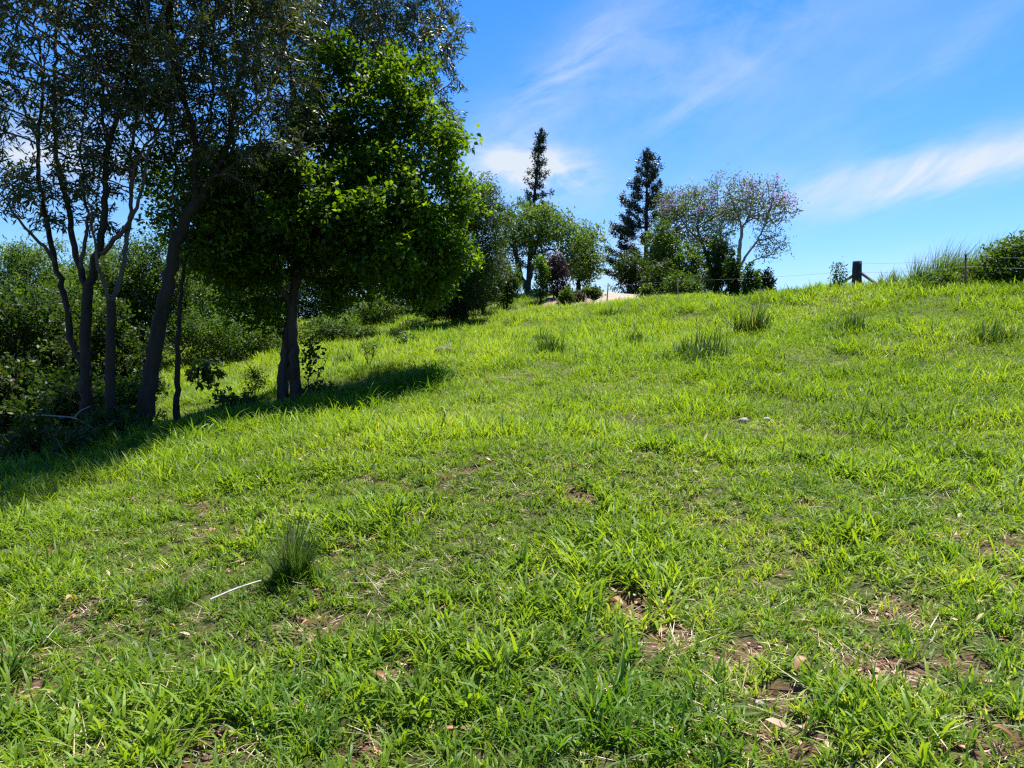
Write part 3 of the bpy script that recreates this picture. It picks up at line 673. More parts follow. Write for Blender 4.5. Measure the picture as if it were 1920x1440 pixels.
tree('leafy_tree', 'dense leafy tree with bright sunlit top and twin trunk', [
    (footed(px_line([(556, 762), (553, 700), (549, 640), (547, 587), (552, 540), (560, 470), (580, 400), (600, 330)], YE)), .105, .06),
    (footed(px_line([(528, 768), (531, 700), (536, 660), (544, 600), (552, 550)], YE, .15)), .115, .07),
    (px_line([(547, 582), (538, 560), (526, 540), (509, 522), (480, 470), (455, 420), (430, 360)], YE, -.8), .065, .016),
    (px_line([(552, 545), (572, 490), (610, 430), (660, 370), (710, 300), (745, 230), (755, 150)], YE, -.3), .07, .016),
    (px_line([(560, 480), (640, 450), (720, 430), (790, 390), (840, 340)], YE, .4), .05, .014),
    (px_line([(556, 520), (640, 530), (720, 520), (790, 510), (830, 500)], YE, -.6), .035, .010),
    (px_line([(600, 332), (625, 250), (640, 170), (655, 100)], YE, .2), .05, .014),
    (px_line([(580, 400), (540, 330), (520, 260), (520, 210)], YE, -.5), .04, .012)],
    [env(652, 105, YE, 32, 48, .7), env(725, 140, YE, 66, 42, 1.0), env(785, 200, YE, 48, 46, .9), env(690, 235, YE, 66, 62, 1.2), env(600, 245, YE, 32, 62, .8),
     env(832, 265, YE, 36, 40, .8), env(845, 330, YE, 30, 38, .7), env(760, 315, YE, 62, 50, 1.2), env(640, 350, YE, 75, 60, 1.5), env(545, 365, YE, 60, 60, 1.4), env(465, 390, YE, 85, 95, 1.6),
     env(600, 440, YE, 110, 60, 1.9), env(720, 430, YE, 110, 65, 1.8), env(815, 430, YE, 66, 60, 1.3), env(480, 485, YE, 95, 55, 1.6), env(740, 505, YE, 110, 34, 1.6), env(660, 548, YE + .6, 50, 28, .9), env(855, 470, YE, 46, 40, 1.), env(800, 548, YE + .4, 44, 26, .8), env(455, 560, YE + .2, 42, 34, .8), env(880, 360, YE + .2, 18, 24, .5), env(590, 160, YE + .3, 30, 40, .6), env(430, 330, YE + .2, 50, 60, 1.1), env(410, 430, YE + .3, 60, 70, 1.3)],
    7500, dict(mat=M_bright, per=11, L=(.07, .14), W=(.05, .09), tpl=BROAD, lai=15.0, spread=.085, twig=.45, rnd=.7, grav=-.15, up=1.0), M_bark_gr, up=.06, twig_mat=M_bark_dk, group='stand of trees on the left', di=.8, dk=.11, step=.12, leaf_r=.009, tip=.003, clump=.30)
YG = 33
tree('grey_leaf_tree', 'dull grey-green tree with fine leaves right of the leafy tree', [
    (footed(px_line([(872, 590), (868, 540), (872, 480), (880, 420), (890, 370)], YG)), .13, .03),
    (px_line([(867, 540), (840, 490), (820, 450)], YG, .5), .05, .015), (px_line([(870, 500), (900, 460), (915, 410)], YG, -.5), .05, .015)],
    [env(885, 385, YG, 42, 45, 1.3), env(905, 430, YG, 38, 60, 1.4), env(865, 450, YG, 60, 70, 1.8), env(855, 510, YG, 75, 48, 1.9), env(915, 362, YG, 20, 22, .7), env(880, 550, YG, 50, 25, 1.3), env(915, 480, YG, 30, 45, 1.2), env(830, 430, YG, 40, 40, 1.2)],
    2200, dict(LANCE_LEAF, mat=M_shrub_d, L=(.13, .24), W=(.03, .05), tpl=DIAMOND, lai=5.0, spread=.14), M_bark_dk, up=.14, twig_mat=M_twig, di=1.8, dk=.24, step=.2, clump=.45)

# ------------------------------------------------------------------ shrubs
def shrub(name, label, px, py_top, Y, wpx, leaf, n_attr=420, py_base=None, bark=M_bark_dk, cat='shrub', group=None, lobes=6, depth=1.0, **kw):
    """bushy plant: its crown spans wpx either side of px up to py_top, at distance Y"""
    p = at(px, 700, Y); bz = hz(p[0], Y); base = np.array([p[0], Y, bz]); top = at(px, py_top, Y)[2]
    h = max(.3, top - bz); w = wpx / FPX * Y; envs = []; step = float(np.clip(min(w, h) * .10, .06, .2)); dk = step * 1.1; n_attr = max(700, n_attr * 2)
    leaf = dict(leaf, spread=step * .7)
    for i in range(lobes):
        a = R.random() * 6.283; rr = .38 * w * R.random() ** .5
        hh = h * (.38 + .30 * R.random()); envs.append((base[0] + rr * math.cos(a) * 1.2, Y + rr * math.sin(a) * depth, bz + hh, w * (.55 + .2 * R.random()), w * .6 * depth, h * (.30 + .08 * R.random())))
    envs.append((base[0], Y, bz + h * .66, w * .62, w * .6 * depth, h * .34)); envs.append((base[0], Y, bz + h * .32, w * .9, w * .8 * depth, h * .26))
    stems = [([base, base + [R.normal(0, .05) * w, R.normal(0, .05) * w, h * .3], base + [R.normal(0, .15) * w, R.normal(0, .1) * w, h * .6]], .018 + .014 * h, .010)]
    for i in range(3):
        a = R.random() * 6.283; stems.append(([base + [0, 0, .05 * h], base + [math.cos(a) * w * .3, math.sin(a) * w * .3 * depth, h * .3], base + [math.cos(a) * w * .55, math.sin(a) * w * .5 * depth, h * .55]], .012 + .010 * h, .008))
    return tree(name, label, stems, envs, n_attr, leaf, bark, step=step, di=2.5, dk=dk, clump=max(.12, min(w, h) * .26), cat=cat, group=group, leaf_r=.02, **kw)
S_SH = dict(mat=M_shrub, per=9, lai=2.5, L=(.07, .14), W=(.04, .075), tpl=DIAMOND, spread=.12, twig=.5, rnd=.8, grav=-.05, up=.9)
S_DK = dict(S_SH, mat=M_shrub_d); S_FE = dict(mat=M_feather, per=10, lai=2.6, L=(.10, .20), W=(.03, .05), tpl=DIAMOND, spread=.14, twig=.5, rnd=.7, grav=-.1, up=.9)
GB = 'bushes behind the stand of trees'
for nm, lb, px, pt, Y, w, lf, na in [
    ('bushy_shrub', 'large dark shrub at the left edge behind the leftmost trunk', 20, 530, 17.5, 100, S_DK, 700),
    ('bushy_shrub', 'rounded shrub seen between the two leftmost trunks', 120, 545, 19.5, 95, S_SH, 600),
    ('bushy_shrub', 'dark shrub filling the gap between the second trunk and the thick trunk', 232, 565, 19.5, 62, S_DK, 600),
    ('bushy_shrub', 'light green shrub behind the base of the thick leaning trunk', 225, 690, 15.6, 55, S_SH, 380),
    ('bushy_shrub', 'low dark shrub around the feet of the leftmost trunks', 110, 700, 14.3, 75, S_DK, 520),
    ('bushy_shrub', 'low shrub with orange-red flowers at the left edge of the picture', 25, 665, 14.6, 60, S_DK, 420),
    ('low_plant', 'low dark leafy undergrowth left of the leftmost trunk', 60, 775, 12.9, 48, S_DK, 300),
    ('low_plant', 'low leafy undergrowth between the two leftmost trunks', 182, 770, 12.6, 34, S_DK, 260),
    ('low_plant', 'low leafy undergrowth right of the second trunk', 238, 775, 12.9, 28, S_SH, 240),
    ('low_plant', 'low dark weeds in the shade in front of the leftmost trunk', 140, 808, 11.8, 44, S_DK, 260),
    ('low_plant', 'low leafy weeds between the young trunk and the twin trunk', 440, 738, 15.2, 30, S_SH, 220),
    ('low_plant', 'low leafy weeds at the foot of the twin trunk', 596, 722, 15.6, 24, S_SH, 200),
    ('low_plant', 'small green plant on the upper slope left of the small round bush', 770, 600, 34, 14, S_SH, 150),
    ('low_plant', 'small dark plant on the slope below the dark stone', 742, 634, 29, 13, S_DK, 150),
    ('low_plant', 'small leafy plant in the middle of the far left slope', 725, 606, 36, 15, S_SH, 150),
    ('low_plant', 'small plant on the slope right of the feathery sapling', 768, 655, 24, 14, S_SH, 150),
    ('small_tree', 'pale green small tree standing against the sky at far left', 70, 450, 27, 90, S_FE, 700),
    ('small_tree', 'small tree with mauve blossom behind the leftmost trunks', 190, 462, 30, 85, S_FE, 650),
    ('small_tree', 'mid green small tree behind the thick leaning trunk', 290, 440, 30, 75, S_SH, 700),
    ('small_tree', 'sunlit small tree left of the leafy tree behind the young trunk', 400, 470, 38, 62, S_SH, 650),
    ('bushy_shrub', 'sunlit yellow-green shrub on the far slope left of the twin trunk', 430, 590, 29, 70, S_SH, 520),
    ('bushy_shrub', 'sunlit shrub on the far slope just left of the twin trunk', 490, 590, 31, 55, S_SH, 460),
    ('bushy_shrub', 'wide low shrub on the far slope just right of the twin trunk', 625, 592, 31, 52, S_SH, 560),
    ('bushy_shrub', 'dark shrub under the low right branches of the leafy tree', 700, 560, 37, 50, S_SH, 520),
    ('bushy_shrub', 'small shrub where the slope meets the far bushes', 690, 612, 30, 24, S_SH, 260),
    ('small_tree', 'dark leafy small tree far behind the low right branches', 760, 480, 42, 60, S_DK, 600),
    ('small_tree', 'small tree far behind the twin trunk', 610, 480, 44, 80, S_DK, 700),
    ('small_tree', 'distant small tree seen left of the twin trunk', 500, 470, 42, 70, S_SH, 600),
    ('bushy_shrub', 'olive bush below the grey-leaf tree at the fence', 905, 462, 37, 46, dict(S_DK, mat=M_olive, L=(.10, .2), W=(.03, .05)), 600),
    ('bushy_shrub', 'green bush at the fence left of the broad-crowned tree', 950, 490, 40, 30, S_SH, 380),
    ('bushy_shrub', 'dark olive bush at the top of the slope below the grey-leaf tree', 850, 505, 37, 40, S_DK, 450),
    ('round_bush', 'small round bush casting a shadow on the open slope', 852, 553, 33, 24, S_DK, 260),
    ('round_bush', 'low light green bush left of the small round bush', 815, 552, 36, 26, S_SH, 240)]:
    ex = None
    if 'mauve' in lb: ex = [('blossom', dict(mat=M_mauve, per=8, L=(.06, .11), W=(.05, .08), tpl=DIAMOND, spread=.14), .45, .35)]
    if 'orange-red' in lb: ex = [('flowers', dict(mat=M_red, per=7, L=(.02, .035), W=(.02, .03), tpl=DIAMOND, spread=.02), .06, .5)]
    if 'behind the low right' in lb: ex = [('flowers', dict(mat=M_red, per=10, L=(.07, .12), W=(.05, .08), tpl=DIAMOND, spread=.12), .05, .1)]
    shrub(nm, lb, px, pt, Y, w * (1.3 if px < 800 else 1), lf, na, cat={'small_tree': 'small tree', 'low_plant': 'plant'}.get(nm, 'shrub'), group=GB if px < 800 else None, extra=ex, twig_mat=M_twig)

# saplings on the slope and at the feet of the trees
def sapling(name, label, px, py, ptop, leaf, lean=0, stems=1, w=16, na=60, Y=None, cat='sapling', extra_stem=None):
    p = ground_at(px, py) if Y is None else np.array([at(px, 700, Y)[0], Y, hz(at(px, 700, Y)[0], Y)])
    Yp = p[1]; h = at(px, ptop, Yp)[2] - p[2]; wd = w / FPX * Yp; st = []
    for i in range(stems):
        a = R.normal(0, .12) * h + lean * h; b = (i - (stems - 1) / 2) * wd * .5
        st.append(([p, p + [b * .6 + a * .3, R.normal(0, .03), h * .4], p + [b + a, R.normal(0, .06), h * .85]], .011, .005))
    return tree(name, label, st, [(p[0] + lean * h, Yp, p[2] + h * .72, wd, wd, h * .32)], na, leaf, M_bark_dk, step=.08, di=1.5, dk=.11, cat=cat, leaf_r=.02, tip=.002, rough=.05)
sapling('sapling', 'dark broad-leaved sapling in the shade right of the young trunk', 415, 765, 672, dict(mat=M_shrub_d, per=3, L=(.12, .20), W=(.07, .11), tpl=BROAD, spread=.05, twig=.5, rnd=.6, grav=-.35, up=.9), -.30, 1, 34, 40)
sapling('sapling', 'bushy-topped sapling left of the twin trunk', 478, 755, 690, dict(S_DK, per=9, L=(.05, .10), W=(.012, .02), spread=.05), 0, 1, 24, 70, Y=15.6)
sapling('sapling', 'pair of thin bare stems right of the twin trunk', 578, 762, 640, dict(S_DK, per=3, spread=.05), .03, 2, 26, 40)
sapling('sapling', 'feathery light green sapling alone on the sunlit slope', 692, 690, 638, dict(S_FE, per=8, L=(.08, .15), W=(.012, .02), spread=.05, grav=.3), 0, 3, 18, 60)
shrub('sapling', 'small leafy weed sapling against the sky left of the wooden post', 1570, 492, 24.3, 13, dict(S_SH, lai=1.6, L=(.06, .11), W=(.03, .055)), 200, cat='sapling', lobes=3)

# ------------------------------------------------------------------ trees on the crest
def conifer(name, label, px0, px1, py_base, py_top, Y, prof, n_br, tuft, lean_tip=0.0, swept=(0, 0)):
    """straight trunk with whorls of branches that carry dark tufts; prof(t) = branch reach in metres"""
    b = at(px0, py_base, Y); b[2] = hz(b[0], b[1]); t_ = at(px1, py_top, Y); base = b
    root = root_at(name, base, label, 'tree', 'pines on the crest')
    ax = lambda f: base + (t_ - base) * f + np.array([lean_tip * f * f, 0, 0])
    fs = np.linspace(0, 1, 24); P = np.array([ax(f) for f in fs]); P[0, 2] -= .2
    part('trunk', tube(P, .17 * (1 - fs) ** .8 + .02, 9, .1), M_bark_dk, root, True, None, base)
    tubes, fol = [], []; h = t_[2] - base[2]
    for i in range(n_br):
        per = 5 if swept[0] else 7; nt_ = n_br // per; f = .16 + .82 * (i // per + .5 + R.normal(0, .10)) / nt_; f = min(f, .985); a = i * 2.4 + R.normal(0, .3); L = prof(f) * (.62 + .5 * R.random())
        if L <= .05: continue
        o = ax(f); d = np.array([math.cos(a), math.sin(a), 0]); m = 6; s = np.linspace(0, 1, m)
        rise = .15 + .55 * f
        Q = o + d * (L * s)[:, None] + np.array([0, 0, 1.]) * (L * (rise * s ** 1.6 - .12 * s * (1 - s)))[:, None] + np.array([swept[0], swept[1], 0]) * (s ** 2)[:, None] * L
        tubes.append(tube(Q, .028 * (1 - f * .6) * (1 - .7 * s), 4))
        sp = np.linspace(.58 if L > .8 else .35, 1, max(2, int(L / .26)))
        C = np.stack([np.interp(sp, s, Q[:, k]) for k in range(3)], -1); C += R.normal(0, .06, C.shape)
        dr = np.tile(d * .7 + np.array([swept[0], swept[1], .35]), (len(C), 1)); fol.append(sprout(C, dr, tuft, (.12, .24), (.045, .08), DIAMOND, .105, .8, .7, .1, .3))
    top = np.array([ax(f) for f in np.linspace(.9, 1, 6)]); fol.append(sprout(top, np.tile([0, 0, 1.], (6, 1)), tuft, (.15, .32), (.025, .05), DIAMOND, .06, 1, .5, .3, .3))
    part('branches', merge(tubes), M_bark_dk, root, True, 'stuff', base); part('crown', merge(fol), M_pine, root, False, 'stuff', base)
conifer('pine_tree', 'narrow wind-swept dark pine rising above the broad-crowned tree', 990, 1002, 560, 246, 54, lambda f: 1.55 * (1 - f) ** .7 + .06 if f > .35 else .9, 60, 52, .45, (.2, 0))
conifer('pine_tree', 'broad conical dark pine right of the driveway', 1210, 1214, 560, 284, 56, lambda f: 3.7 * (1 - f) ** .85 + .05, 105, 52, 0, (0, 0))
S_FAR = dict(S_FE, L=(.16, .30), W=(.07, .11), spread=.2, per=9)
tree('broad_tree', 'flat broad-crowned feathery tree at the top of the slope', [
    (footed(px_line([(992, 560), (990, 540), (975, 520), (968, 480), (962, 440)], 47)), .22, .09),
    (px_line([(988, 540), (1000, 500), (1006, 460), (1020, 425)], 47, .5), .13, .03), (px_line([(1005, 480), (1030, 466), (1055, 470), (1075, 485)], 47, -1), .08, .02),
    (px_line([(966, 470), (945, 440), (935, 420)], 47, -.5), .07, .02), (px_line([(962, 440), (985, 410), (1000, 400)], 47, .5), .07, .02)],
    [env(995, 400, 47, 60, 20, 2.0), env(950, 415, 47, 28, 28, 1.4), env(1040, 425, 47, 48, 24, 1.8), env(1075, 452, 47, 32, 25, 1.3), env(945, 465, 47, 22, 35, 1.2), env(1000, 440, 47, 50, 22, 1.6), env(1060, 490, 47, 25, 20, 1.)],
    1600, dict(S_FAR, W=(.07, .10), lai=6.5), M_bark_gr, step=.24, di=3, dk=.26, clump=.5, leaf_r=.028, tip=.008, twig_mat=M_bark_gr)
tree('round_tree', 'dense rounded green tree left of the driveway', [
    (footed(px_line([(1086, 560), (1084, 530), (1088, 490), (1092, 450)], 50)), .16, .05)],
    [env(1092, 452, 50, 20, 30, 1.2), env(1096, 480, 50, 24, 32, 1.4), env(1080, 500, 50, 26, 32, 1.3), env(1100, 505, 50, 18, 22, 1.0)],
    1400, dict(S_FAR, mat=M_feather, lai=8), M_bark_dk, step=.22, di=3, dk=.24, clump=.5, leaf_r=.03, tip=.007)
JAC = dict(S_FAR, frac=.5, L=(.12, .24), W=(.05, .08), per=7, grav=-.25)
MAU = [('blossom', dict(mat=M_mauve, per=22, L=(.08, .14), W=(.06, .10), tpl=DIAMOND, spread=.15), .14, .5)]
tree('jacaranda_tree', 'half-bare mauve-flowering tree, rightmost of the trees on the crest', [
    (footed(px_line([(1384, 565), (1383, 520), (1386, 480), (1389, 452), (1392, 425)], 46)), .17, .08),
    (px_line([(1384, 505), (1400, 478), (1420, 450), (1436, 420), (1446, 390), (1450, 360)], 46, .5), .08, .02),
    (px_line([(1391, 430), (1384, 400), (1370, 370), (1362, 345)], 46, -.6), .06, .02), (px_line([(1392, 428), (1406, 400), (1410, 370), (1416, 345)], 46, .6), .06, .02),
    (px_line([(1384, 520), (1410, 488), (1440, 480), (1462, 470)], 46, .5), .05, .015)],
    [env(1390, 365, 46, 32, 32, 1.4), env(1430, 365, 46, 36, 34, 1.5), env(1455, 400, 46, 20, 45, 1.2), env(1445, 470, 46, 24, 30, 1.0), env(1410, 400, 46, 40, 30, 1.4), env(1362, 390, 46, 20, 35, 1.0)],
    3000, dict(JAC, lai=1.4), M_bark_pale, step=.2, di=3, dk=.2, leaf_r=.035, tip=.016, expo=2.2, up=.12, twig_mat=M_bark_pale, extra=MAU, clump=.45)
tree('jacaranda_tree', 'grey-branched mauve-flowering tree between the broad pine and the rightmost tree', [
    (footed(px_line([(1350, 570), (1344, 530), (1330, 490), (1316, 455), (1306, 425)], 49)), .19, .07),
    (px_line([(1338, 510), (1352, 470), (1350, 420), (1345, 370), (1343, 335)], 49, .7), .08, .018),
    (px_line([(1316, 455), (1290, 430), (1270, 400), (1255, 375)], 49, -.6), .07, .018), (px_line([(1308, 430), (1312, 390), (1316, 360)], 49, .4), .05, .015)],
    [env(1290, 385, 49, 45, 34, 1.6), env(1250, 400, 49, 28, 36, 1.2), env(1322, 380, 49, 30, 32, 1.4), env(1344, 345, 49, 10, 22, .5), env(1310, 430, 49, 50, 30, 1.6), env(1358, 405, 48, 28, 40, 1.2), env(1330, 460, 48, 50, 28, 1.4)],
    3200, dict(JAC, lai=2.2), M_bark_pale, step=.2, di=3, dk=.2, leaf_r=.035, tip=.016, expo=2.2, up=.12, twig_mat=M_bark_pale, extra=MAU, clump=.45)
GC = 'bushes on the crest'
SF = dict(S_SH, lai=2.3, L=(.11, .22), W=(.06, .10)); SFD = dict(SF, mat=M_shrub_d)
for nm, lb, px, pt, Y, w, lf, na in [
    ('bushy_shrub', 'dark spreading bush at the foot of the broad pine beside the driveway', 1185, 475, 52, 42, SFD, 520),
    ('small_tree', 'grey-twigged small tree in front of the broad pine', 1250, 405, 47, 42, dict(SF, mat=M_feather, lai=1.4), 600),
    ('bushy_shrub', 'dark bush right of the broad pine trunk', 1235, 490, 45, 36, SFD, 420),
    ('bushy_shrub', 'green bush below the middle mauve-flowering tree', 1300, 455, 46, 38, dict(SF, mat=M_feather), 520),
    ('bushy_shrub', 'mid green bush between the two mauve-flowering trees', 1345, 440, 47, 32, SF, 480),
    ('bushy_shrub', 'dark upright bush at the foot of the rightmost mauve-flowering tree', 1376, 468, 43, 22, SFD, 360),
    ('bushy_shrub', 'light green bush right of the dark upright bush on the crest', 1408, 492, 42, 22, SF, 300),
    ('bushy_shrub', 'small grey bush at the right end of the crest bushes', 1436, 500, 44, 18, dict(SFD, mat=M_olive), 260),
    ('bushy_shrub', 'low green bush on the crest in front of the middle flowering tree', 1285, 510, 41, 40, SF, 420),
    ('bushy_shrub', 'purple-brown rounded bush in front of the broad-crowned tree', 1044, 470, 43, 27, dict(SF, mat=M_purple, per=14, L=(.09, .18), W=(.05, .09)), 480),
    ('young_maple', 'bright yellow-green young tree left of the purple-brown bush', 1014, 478, 42, 17, dict(SF, mat=M_bright, per=7), 200),
    ('garden_plant', 'low green garden plants left of the driveway', 1110, 540, 43.5, 20, SF, 160),
    ('garden_plant', 'reddish brown low plant at the driveway edge', 1088, 548, 41.5, 11, dict(SF, mat=M_purple), 110),
    ('garden_plant', 'low green plant in front of the purple-brown bush', 1062, 540, 41, 16, SF, 130),
    ('garden_plant', 'green leafy plant at the right edge of the driveway', 1216, 535, 41, 14, SF, 150),
    ('bushy_shrub', 'dense green shrub at the right edge of the picture above the tall grass', 1912, 444, 19.8, 78, dict(S_SH, lai=2.4), 900),
    ('bushy_shrub', 'low leafy weeds at the foot of the tall wind-blown grass', 1770, 512, 21.2, 50, dict(S_SH, lai=2.0), 500),
    ('bushy_shrub', 'leafy climbing weeds between the right picket and the edge shrub', 1862, 484, 20.8, 42, dict(S_SH, lai=2.2), 500)]:
    shrub(nm, lb, px, pt, Y, w, lf, na, cat={'small_tree': 'small tree', 'young_maple': 'small tree', 'garden_plant': 'plant'}.get(nm, 'shrub'), group=GC if px < 1800 else None, twig_mat=M_bark_gr if 'grey-twigged' in lb else M_twig)

# bare garden bed left of the driveway
bed = []; bf = []
for j, y in enumerate(np.linspace(40.5, 45, 12)):
    for k in range(13):
        x = 1.3 + (k / 12) * 2.7 + (y - 40.5) * .12; bed.append((x, y, hz(x, y) + (.09 + .05 * R.random() if 0 < k < 12 and 0 < j < 11 else -.05)))
for j in range(11):
    for k in range(12): a = j * 13 + k; bf.append((a, a + 1, a + 14, a + 13))
tag(link(D.objects.new('garden_bed', polys(bed, bf, 'garden_bed', plain_mat('brown_mulch', (.10, .05, .035), (.26, .17, .12), 14), None, True))), 'brown mulched garden bed left of the driveway', 'garden bed', kind='structure')

# ------------------------------------------------------------------ tussocks and tall grass
def tussock(name, label, px, py, ptop, n, spread, W, lean=(0, 0), stalks=0, th=(.0, .5), bend=(-.2, 1.1), Y=None, mat=None, cat='tussock', group=None):
    p = ground_at(px, py) if Y is None else np.array([at(px, 700, Y)[0], Y, hz(at(px, 700, Y)[0], Y)])
    h = max(.15, at(px, ptop, p[1])[2] - p[2]); rt = root_at(name, p, label, cat, group)
    bl = []
    for q in range(5):      # several ragged sub-clumps of uneven height, leaning different ways
        hq = h * (1.0 if q == 0 else .45 + .5 * R.random()); o = np.array([R.normal(0, .75), R.normal(0, .75), 0]) * spread * (q > 0)
        ln = (lean[0] + R.normal(0, .12), lean[1] + R.normal(0, .12)); m = int(n * (.34 if q == 0 else .2))
        for d in (blades(m, spread * (.5 + .4 * R.random()), (hq * .35, hq * 1.15), W, th, bend, 6, R, ln), blades(m, spread * .9, (hq * .2, hq * .6), W, (.1, 1.1), (.3, 1.3), 4)):
            bl.append((d[0] + o, d[1], d[2], d[3]))
    part('blades', merge(bl), mat or M_tuss, rt, False, 'stuff')
    if stalks: part('dry_stalks', blades(stalks, spread * .6, (h * .6, h * 1.1), (W[0] * .5, W[0] * .8), (.0, .25), (.0, .2), 4, R, lean), M_straw, rt, False, 'stuff')
    return rt
GT = 'grass tussocks on the slope'
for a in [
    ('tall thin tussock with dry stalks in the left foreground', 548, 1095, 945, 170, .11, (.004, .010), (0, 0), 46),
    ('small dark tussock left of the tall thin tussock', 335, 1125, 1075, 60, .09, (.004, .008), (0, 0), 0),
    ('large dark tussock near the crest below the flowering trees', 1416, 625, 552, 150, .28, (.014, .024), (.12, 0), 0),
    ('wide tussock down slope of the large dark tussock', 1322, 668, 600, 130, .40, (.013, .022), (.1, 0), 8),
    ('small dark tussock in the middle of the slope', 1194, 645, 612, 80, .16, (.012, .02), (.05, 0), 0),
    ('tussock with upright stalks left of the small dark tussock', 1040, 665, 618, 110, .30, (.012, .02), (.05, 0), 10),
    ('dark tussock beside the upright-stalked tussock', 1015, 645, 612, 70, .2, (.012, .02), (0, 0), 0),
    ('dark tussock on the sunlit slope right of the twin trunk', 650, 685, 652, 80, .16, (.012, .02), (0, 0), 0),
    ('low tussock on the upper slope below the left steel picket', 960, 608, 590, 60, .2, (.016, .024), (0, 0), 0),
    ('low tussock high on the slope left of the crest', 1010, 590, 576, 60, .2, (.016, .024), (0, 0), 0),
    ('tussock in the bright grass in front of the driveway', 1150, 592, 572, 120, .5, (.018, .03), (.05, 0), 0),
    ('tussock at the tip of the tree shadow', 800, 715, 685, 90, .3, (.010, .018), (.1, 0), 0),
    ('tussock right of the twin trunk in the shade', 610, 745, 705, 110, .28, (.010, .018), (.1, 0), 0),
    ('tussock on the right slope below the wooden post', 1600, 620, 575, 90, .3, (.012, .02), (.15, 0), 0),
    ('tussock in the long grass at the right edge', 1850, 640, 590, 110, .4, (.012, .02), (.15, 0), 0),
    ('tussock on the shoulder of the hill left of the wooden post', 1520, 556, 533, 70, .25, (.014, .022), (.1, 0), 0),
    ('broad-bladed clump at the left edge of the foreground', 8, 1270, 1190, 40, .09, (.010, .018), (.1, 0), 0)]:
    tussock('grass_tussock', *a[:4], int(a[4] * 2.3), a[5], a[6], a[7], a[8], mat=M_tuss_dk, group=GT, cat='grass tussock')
GG = 'tall wind-blown grass on the bank'
for lb, px, pt, Y, n, sp in [
    ('sparse tall grass just right of the wooden post', 1672, 492, 23.4, 60, .22),
    ('tall wind-blown grass left of the right steel picket', 1722, 466, 22.8, 170, .34),
    ('tallest wind-blown grass just left of the right steel picket', 1768, 440, 22.2, 230, .38),
    ('tall wind-blown grass behind the right steel picket', 1812, 444, 22.9, 220, .38),
    ('tall wind-blown grass between the right steel picket and the edge shrub', 1858, 432, 21.6, 220, .38),
    ('tall wind-blown grass rising above the edge shrub', 1900, 425, 21.3, 200, .38),
    ('low thick grass at the foot of the right steel picket', 1790, 512, 21.0, 200, .5)]:
    tussock('tall_grass', lb, px, 0, pt, int(n * 1.9), sp * 1.35, (.012, .026), (.5, -.05), n // 3, (.0, .6), (.1, 1.3), Y=Y, cat='tall grass', group=GG)

# ------------------------------------------------------------------ fence
def post():
    Y = 24.6; p = at(1607, 500, Y); top = at(1607, 490, Y)[2]; gz = hz(p[0], Y); b = np.array([p[0], Y, gz]); rt = root_at('fence_post', b, 'thick weathered wooden strainer post on the crest with two diagonal stays', 'fence post')
    zs = np.linspace(gz - .3, top, 10); r = .146 - .014 * np.linspace(0, 1, 10) ; P = np.stack([p[0] + (zs - gz) * .012, np.full(10, Y), zs], -1)
    V, l, s, t = tube(P, r, 12, .07); cap = np.arange(108, 120); V = np.vstack([V, P[-1] + [0, 0, .012]])
    l = np.r_[l, np.stack([cap, np.roll(cap, -1), np.full(12, 120)], -1).ravel()]; s = np.r_[s, len(s) * 4 + np.arange(12) * 3]
    part('post', (V, l, s, np.zeros(len(V))), M_wood, rt, False, None, b)
    for e, (px, py, dy) in (((.11, -.34), (1655, 541, -.6)), ((-.11, -.42), (1574, 533, .7))):
        a = np.array([p[0] + e[0], Y, top + e[1]]); q = at(px, py, Y + dy); q = a + (q - a) * 1.2
        fs = np.linspace(0, 1, 8)[:, None]; part('stay', tube(a + (q - a) * fs, np.full(8, .046), 8, .08), M_rail, rt, True, None, b)
    return b, top
PB, PT = post()
def picket(label, px, ptop, Y, lean=0.0, height=None):
    """star-section steel picket"""
    x = at(px, 700, Y)[0]; gz = hz(x, Y); top = at(px, ptop, Y)[2]; b = np.array([x, Y, gz]); rt = root_at('steel_picket', b, label, 'fence picket', 'steel fence pickets'); V = []; F = []
    w = .03
    for k in range(3):
        a = k * 2.094 + .5; d = np.array([math.cos(a), math.sin(a)]); n_ = np.array([-d[1], d[0]]) * .005
        for z in (-.3, top - gz):
            for q in (n_ * .9, d * w + n_, d * w - n_, -n_ * .9): V.append((q[0] + lean * max(z, 0), q[1], z))
        o = k * 8
        for i in range(4): F.append((o + i, o + (i + 1) % 4, o + 4 + (i + 1) % 4, o + 4 + i))
        F.append((o + 4, o + 5, o + 6, o + 7))
    ob = link(D.objects.new('shaft', polys(V, F, 'shaft', M_steel)), rt)
    return np.array([x + lean * (top - gz), Y, top])
pr = picket('black steel picket on the right bank in the tall grass', 1809, 475, 20.3)
p1 = picket('steel picket at the front of the bushes right of the driveway', 1270, 522, 36.5)
p2 = picket('leaning rusty steel picket in front of the driveway', 1136, 531, 38.3, .09)
p3 = picket('thin steel picket at the top of the slope below the broad-crowned tree', 944, 543, 40)
p4 = picket('thin steel picket beside the grass under the low branches', 736, 563, 43)
p5 = picket('thin steel picket half hidden behind the low light green bush', 776, 558, 42.5)
def wire(label, pts, r=.0035):
    P = []
    for a, b in zip(pts[:-1], pts[1:]):
        f = np.linspace(0, 1, 10)[:, None]; s = a + (b - a) * f; s[:, 2] -= .06 * np.sin(np.pi * f[:, 0]); P += list(s)
    P = np.array(P); V, l, s, t = tube(P, np.full(len(P), r), 5)
    tag(link(D.objects.new('fence_wire', mesh_np('fence_wire', V - P[0], l, s, M_wire))), label, 'wire', 'fence wires').location = P[0]
pt_ = np.array([PB[0], PB[1] - .15, PT])
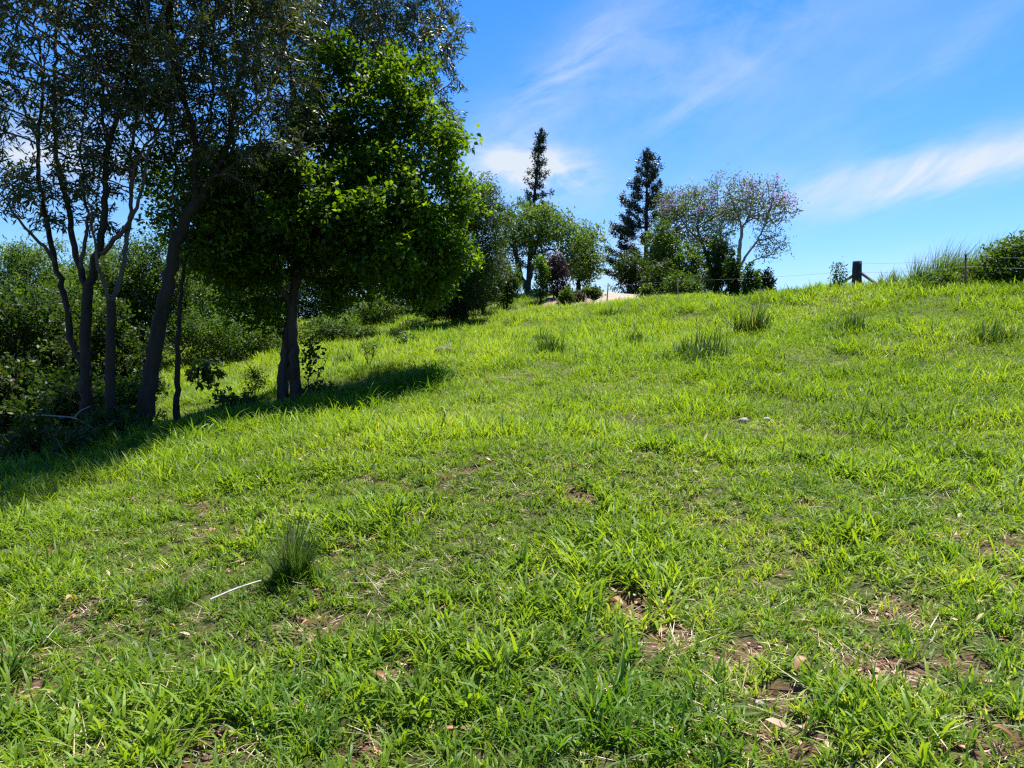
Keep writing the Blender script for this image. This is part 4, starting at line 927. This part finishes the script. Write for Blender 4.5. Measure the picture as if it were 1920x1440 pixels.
for dz_, nm in ((-.07, 'top fence wire running from the wooden post to the right picket'), (-.34, 'lower fence wire running from the wooden post to the right picket')):
    e = pr + (pr - pt_) * .9; e[2] = hz(e[0], e[1]) + 1.0 + dz_
    wire(nm, [pt_ + [0, 0, dz_], pr + [0, -.03, dz_ * .8 - .05], e])
for dz_, nm in ((-.30, 'fence wire running left from the wooden post over the crest'), ):
    wire(nm, [pt_ + [0, 0, dz_], p1 + [0, 0, -.1]])
wire('fence wire between the pickets in front of the driveway bushes', [p1 + [0, 0, -.08], p2 + [0, 0, -.08]])
wire('fence wire running down the far side of the slope', [p3 + [0, 0, -.08], p5 + [0, 0, -.08], p4 + [0, 0, -.08]])

# ------------------------------------------------------------------ sticks, stones and single dead leaves
def stick(name, label, pts, r0, r1, mat, twigs=()):
    P = resample(np.array(pts), .05); V, l, s, t = tube(P, np.linspace(r0, r1, len(P)), 7, .15); extra_ = [(V, l, s, t)]
    for tw in twigs: Q = resample(np.array(tw), .05); extra_.append(tube(Q, np.linspace(r1, r1 * .5, len(Q)), 5))
    V, l, s, t = merge(extra_)
    tag(link(D.objects.new(name, mesh_np(name, V - P[0], l, s, mat, {'tint': np.full(len(V), .8)}, True))), label, 'stick').location = P[0]
a, b = ground_at(395, 1162), ground_at(490, 1122)
stick('dry_stick', 'straight bleached stick lying in the grass of the left foreground', [a + [0, 0, .13], (a + b) / 2 + [.01, 0, .14], b + [0, 0, .12]], .0075, .005, plain_mat('bleached_wood', (.38, .34, .29), (.60, .55, .49), 30))
a, b = at(78, 778, 12.6), at(200, 828, 12.4)
stick('fallen_branch', 'thin pale fallen branch arching out of the undergrowth at left', [a, at(140, 783, 12.5), at(172, 800, 12.4), b, b + [.15, -.05, -.25]], .011, .014, M_rail, [[at(140, 783, 12.5), at(150, 770, 12.4), at(170, 762, 12.3)]])
def stone(label, px, py, r, mat, up=.3):
    p = ground_at(px, py); v = []; f = []
    for j in range(7):
        th = math.pi * j / 6
        for i in range(10): k = 1 + .28 * (R.random() - .5); v.append((r * k * math.sin(th) * math.cos(i * .628), r * .8 * k * math.sin(th) * math.sin(i * .628), r * .55 * k * math.cos(th)))
    for j in range(6):
        for i in range(10): f.append((j * 10 + i, j * 10 + (i + 1) % 10, j * 10 + 10 + (i + 1) % 10, j * 10 + 10 + i))
    ob = link(D.objects.new('stone', polys(v, f, 'stone', mat))); ob.location = p + np.array([0, 0, r * up]); ob.rotation_euler[2] = R.random() * 6
    tag(ob, label, 'stone', 'stones in the grass')
stone('pale flat stone in the grass on the right slope', 1395, 794, .07, M_stone, .5)
stone('small pale stone right of the pale flat stone', 1438, 792, .06, M_stone, .5)
stone('dark stone on the upper left slope near the small round bush', 765, 612, .28, M_clod)
stone('brown clod of earth lying on the upper slope below the small round bush', 832, 664, .22, M_clod)
stone('white stone on the bare soil at the bottom right', 1424, 1325, .024, M_stone, .5)
stone('small pale stone on the bare soil of the right foreground', 1675, 1168, .022, M_stone, .5)
def dead_leaf(label, px, py, L, W, tint, up):
    p = ground_at(px, py); th = R.random() * 6.283
    n = 6; V = []; F = []
    for i in range(n + 1):
        f = i / n; w = W * math.sin(math.pi * min(1, .06 + f * .92)) ** .8; z = L * .18 * math.sin(f * 3) + up * f * L; x = (f - .5) * L
        V += [(x, -w / 2, z + w * .35), (x, 0, z), (x, w / 2, z + w * .35)]
    for i in range(n):
        a = i * 3; F += [(a, a + 1, a + 4, a + 3), (a + 1, a + 2, a + 5, a + 4)]
    ob = link(D.objects.new('dead_leaf', polys(V, F, 'dead_leaf', M_dead, {'tint': np.full(len(V), tint)}))); ob.location = p + np.array([0, 0, .05]); ob.rotation_euler = (R.normal(0, .2), 0, th)
    tag(ob, label, 'dead leaf', 'dead leaves in the grass')
dead_leaf('upright orange-brown dead leaf at the bottom right corner', 1885, 1420, .085, .03, .5, .7)
dead_leaf('curled brown dead leaf on the bare soil at lower right', 1502, 1275, .09, .05, .6, .4)
dead_leaf('red dead leaf at the foot of the tall thin tussock', 588, 1080, .09, .03, .3, .5)
dead_leaf('pale brown dead leaf in the grass at far left', 133, 1138, .08, .05, .8, .1)
dead_leaf('orange dead leaf in the left foreground grass', 165, 1043, .07, .04, .65, .2)
dead_leaf('broad tan dead leaf on the bare soil in the middle foreground', 1152, 1150, .12, .06, .75, .1)
dead_leaf('tan dead leaf on the small bare patch left of centre', 580, 1190, .10, .05, .8, .1)
dead_leaf('dark red dead leaf on the reddish bare patch', 712, 1292, .10, .04, .45, .1)
dead_leaf('small tan dead leaf right of the curled brown leaf', 1640, 1285, .07, .035, .75, .1)
